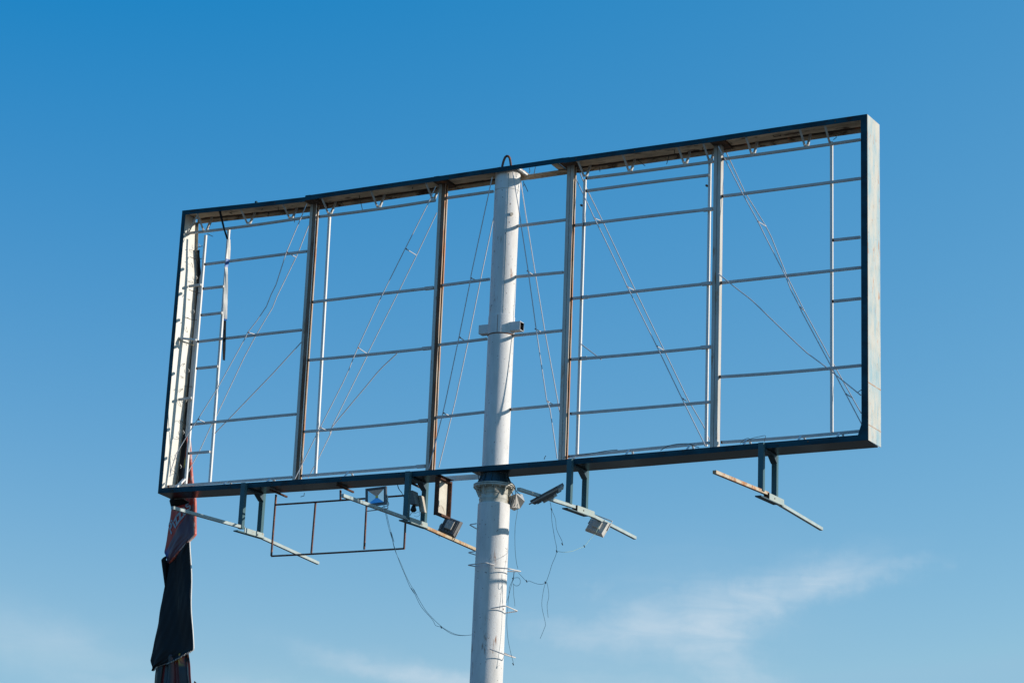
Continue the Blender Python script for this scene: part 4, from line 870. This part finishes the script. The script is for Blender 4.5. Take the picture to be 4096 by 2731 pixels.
# pleated lower length
L3 = [(5.8, -.40), (6.55, -.315), (6.9, -.29), (7.12, -.26)]
R3 = [(5.8, .68), (6.57, .535), (6.85, .47), (7.07, .41), (7.12, .40)]
def pleats(s, z):
    a = lerp(L3, z); b = lerp(R3, z); x = a+(b-a)*s; w = .035+.03*(7.1-z)
    return (x+.015*math.sin(s*40), .78+w*math.sin(s*22+1.2)+.012*math.sin(z*9+s*8), z-.0+.0*s)
sheet('pleated_panel', BN, [5.8+i*1.3/26 for i in range(27)], 60, pleats, 'pleat', lambda s, z: (s, (z-5.8)/1.32), 'pleated lower length with flame coloured print')
q = MB(); q.hull([(.55, .80, 6.62), (.60, .84, 6.56), (.58, .86, 6.45), (.50, .82, 6.40), (.555, .803, 6.62), (.605, .843, 6.56), (.585, .863, 6.45), (.505, .823, 6.40)], [(0, 1, 2, 3), (7, 6, 5, 4), (0, 4, 5, 1), (1, 5, 6, 2), (2, 6, 7, 3)], 'seam'); q.build('torn_flap', BN)
# black remnant still wired to the inside of the back left edge
REM = [(9.9, .11), (10.9, .09), (11.4, .05), (12.0, .035), (13.7, .035), (13.95, .06), (14.5, .07)]
rem = lambda s, z: (xb(z)+.045+lerp(REM, z)*s+.004*math.sin(z*31)*s, .482-.012*math.sin(s*3+z*6), z)
sheet('edge_remnant', BN, [9.92+i*(14.45-9.92)/80 for i in range(81)], 5, rem, 'black_vinyl', lambda s, z: (s, z), 'black strip left along the inside of the left end')
q = MB(); q.hull([(-.03, .505, 9.90), (-.10, .56, 9.86), (-.215, .68, 9.83), (-.17, .69, 9.70), (.0, .69, 9.73), (.25, .66, 9.76), (.20, .56, 9.80), (.10, .505, 9.88)], [(0, 1, 2, 3, 4, 5, 6, 7)], 'black_vinyl')
o = q.build('top_fold', BN); s_ = o.modifiers.new('thickness', 'SOLIDIFY'); s_.thickness = .006
# lettering follows the sheet
def letters(txt, x, z, size, ang, yoff=-.012):
    cu = bpy.data.curves.new('lettering', 'FONT'); cu.body = txt; cu.size = 1.0; cu.shear = .25; cu.offset = .02; cu.extrude = .002; cu.space_character = 1.0
    ob = bpy.data.objects.new('lettering_source', cu); COL.objects.link(ob)
    dg = bpy.context.evaluated_depsgraph_get(); me = bpy.data.meshes.new_from_object(ob.evaluated_get(dg)); bpy.data.objects.remove(ob)
    bm = bmesh.new(); bm.from_mesh(me)
    bmesh.ops.triangulate(bm, faces=bm.faces)
    wmax = max(v.co.x for v in bm.verts); kx = size/wmax
    for v in bm.verts:
        a = v.co.x*kx; b = v.co.y*kx*1.05; X = x+a*math.cos(ang)-b*math.sin(ang); Z = z+a*math.sin(ang)+b*math.cos(ang); X = max(X, lerp(L1, Z)+.003)
        aL = lerp(L1, Z); bR = lerp(R1, Z); s0 = min(max((X-aL)/(bR-.034-aL), 0), 1)
        Y = fxp(s0, Z)[1]+yoff-v.co.z
        v.co = Vector((X, Y, Z))-origin(BN)
    bm.to_mesh(me); bm.free(); me.materials.clear(); me.materials.append(M['letter'])
    o = bpy.data.objects.new('lettering', me); COL.objects.link(o); o.parent = BN; return o
M['letter'] = material('pale_print_letter', (0.36, 0.43, 0.50), dirt=.4, bump=0)
letters('Pizzas', -.125, 9.205, .64, R(53))

# ------------------------------------------------------------------ vinyl strip caught on the second post
VS = thing('vinyl_strip', 'ragged narrow strip of white, blue and black vinyl dangling down a slim left post', 'strip', (.95, .2, 14.9))
q = MB(); q.hull([(.785, .05, 14.99), (.835, .05, 14.99), (.88, .16, 14.66), (.945, .2, 14.47), (.905, .2, 14.47), (.835, .15, 14.70)], [(0, 1, 2, 5), (5, 2, 3, 4)], 'black_vinyl')
o = q.build('strap', VS, 'black strap at the top'); s_ = o.modifiers.new('thickness', 'SOLIDIFY'); s_.thickness = .005
RB = [(14.47, .950, .975), (14.30, .96, .990), (14.09, .955, .990), (13.98, .94, .968), (13.94, .938, .962), (13.79, .942, .985), (13.48, .958, 1.005), (13.30, .972, 1.012), (13.19, .978, 1.022), (12.96, .998, 1.045), (12.93, 1.0, 1.028), (12.60, 1.016, 1.038), (12.40, 1.034, 1.056), (12.19, 1.056, 1.070)]
def seg(i0, i1, m_, lab):
    q = MB(); k0 = q.slot(m_); vs = []
    for z, a, b in RB[i0:i1+1]: vs.append([q.bm.verts.new((a, .168+.01*math.sin(z*7), z)), q.bm.verts.new(((a+b)/2, .192+.008*math.sin(z*9), z)), q.bm.verts.new((b, .222+.010*math.cos(z*8), z))])
    for r_, t_ in zip(vs, vs[1:]):
        for j in range(2): f = q.bm.faces.new((r_[j], r_[j+1], t_[j+1], t_[j])); f.material_index = k0
    o = q.build('ribbon', VS, lab); s_ = o.modifiers.new('thickness', 'SOLIDIFY'); s_.thickness = .003
seg(0, 2, 'white_vinyl', 'white upper ribbon'); seg(2, 4, 'blue_vinyl', 'dark blue twist'); seg(4, 9, 'white_vinyl', 'white middle ribbon'); seg(9, 10, 'blue_vinyl', 'blue join'); seg(10, 13, 'black_vinyl', 'black tail')
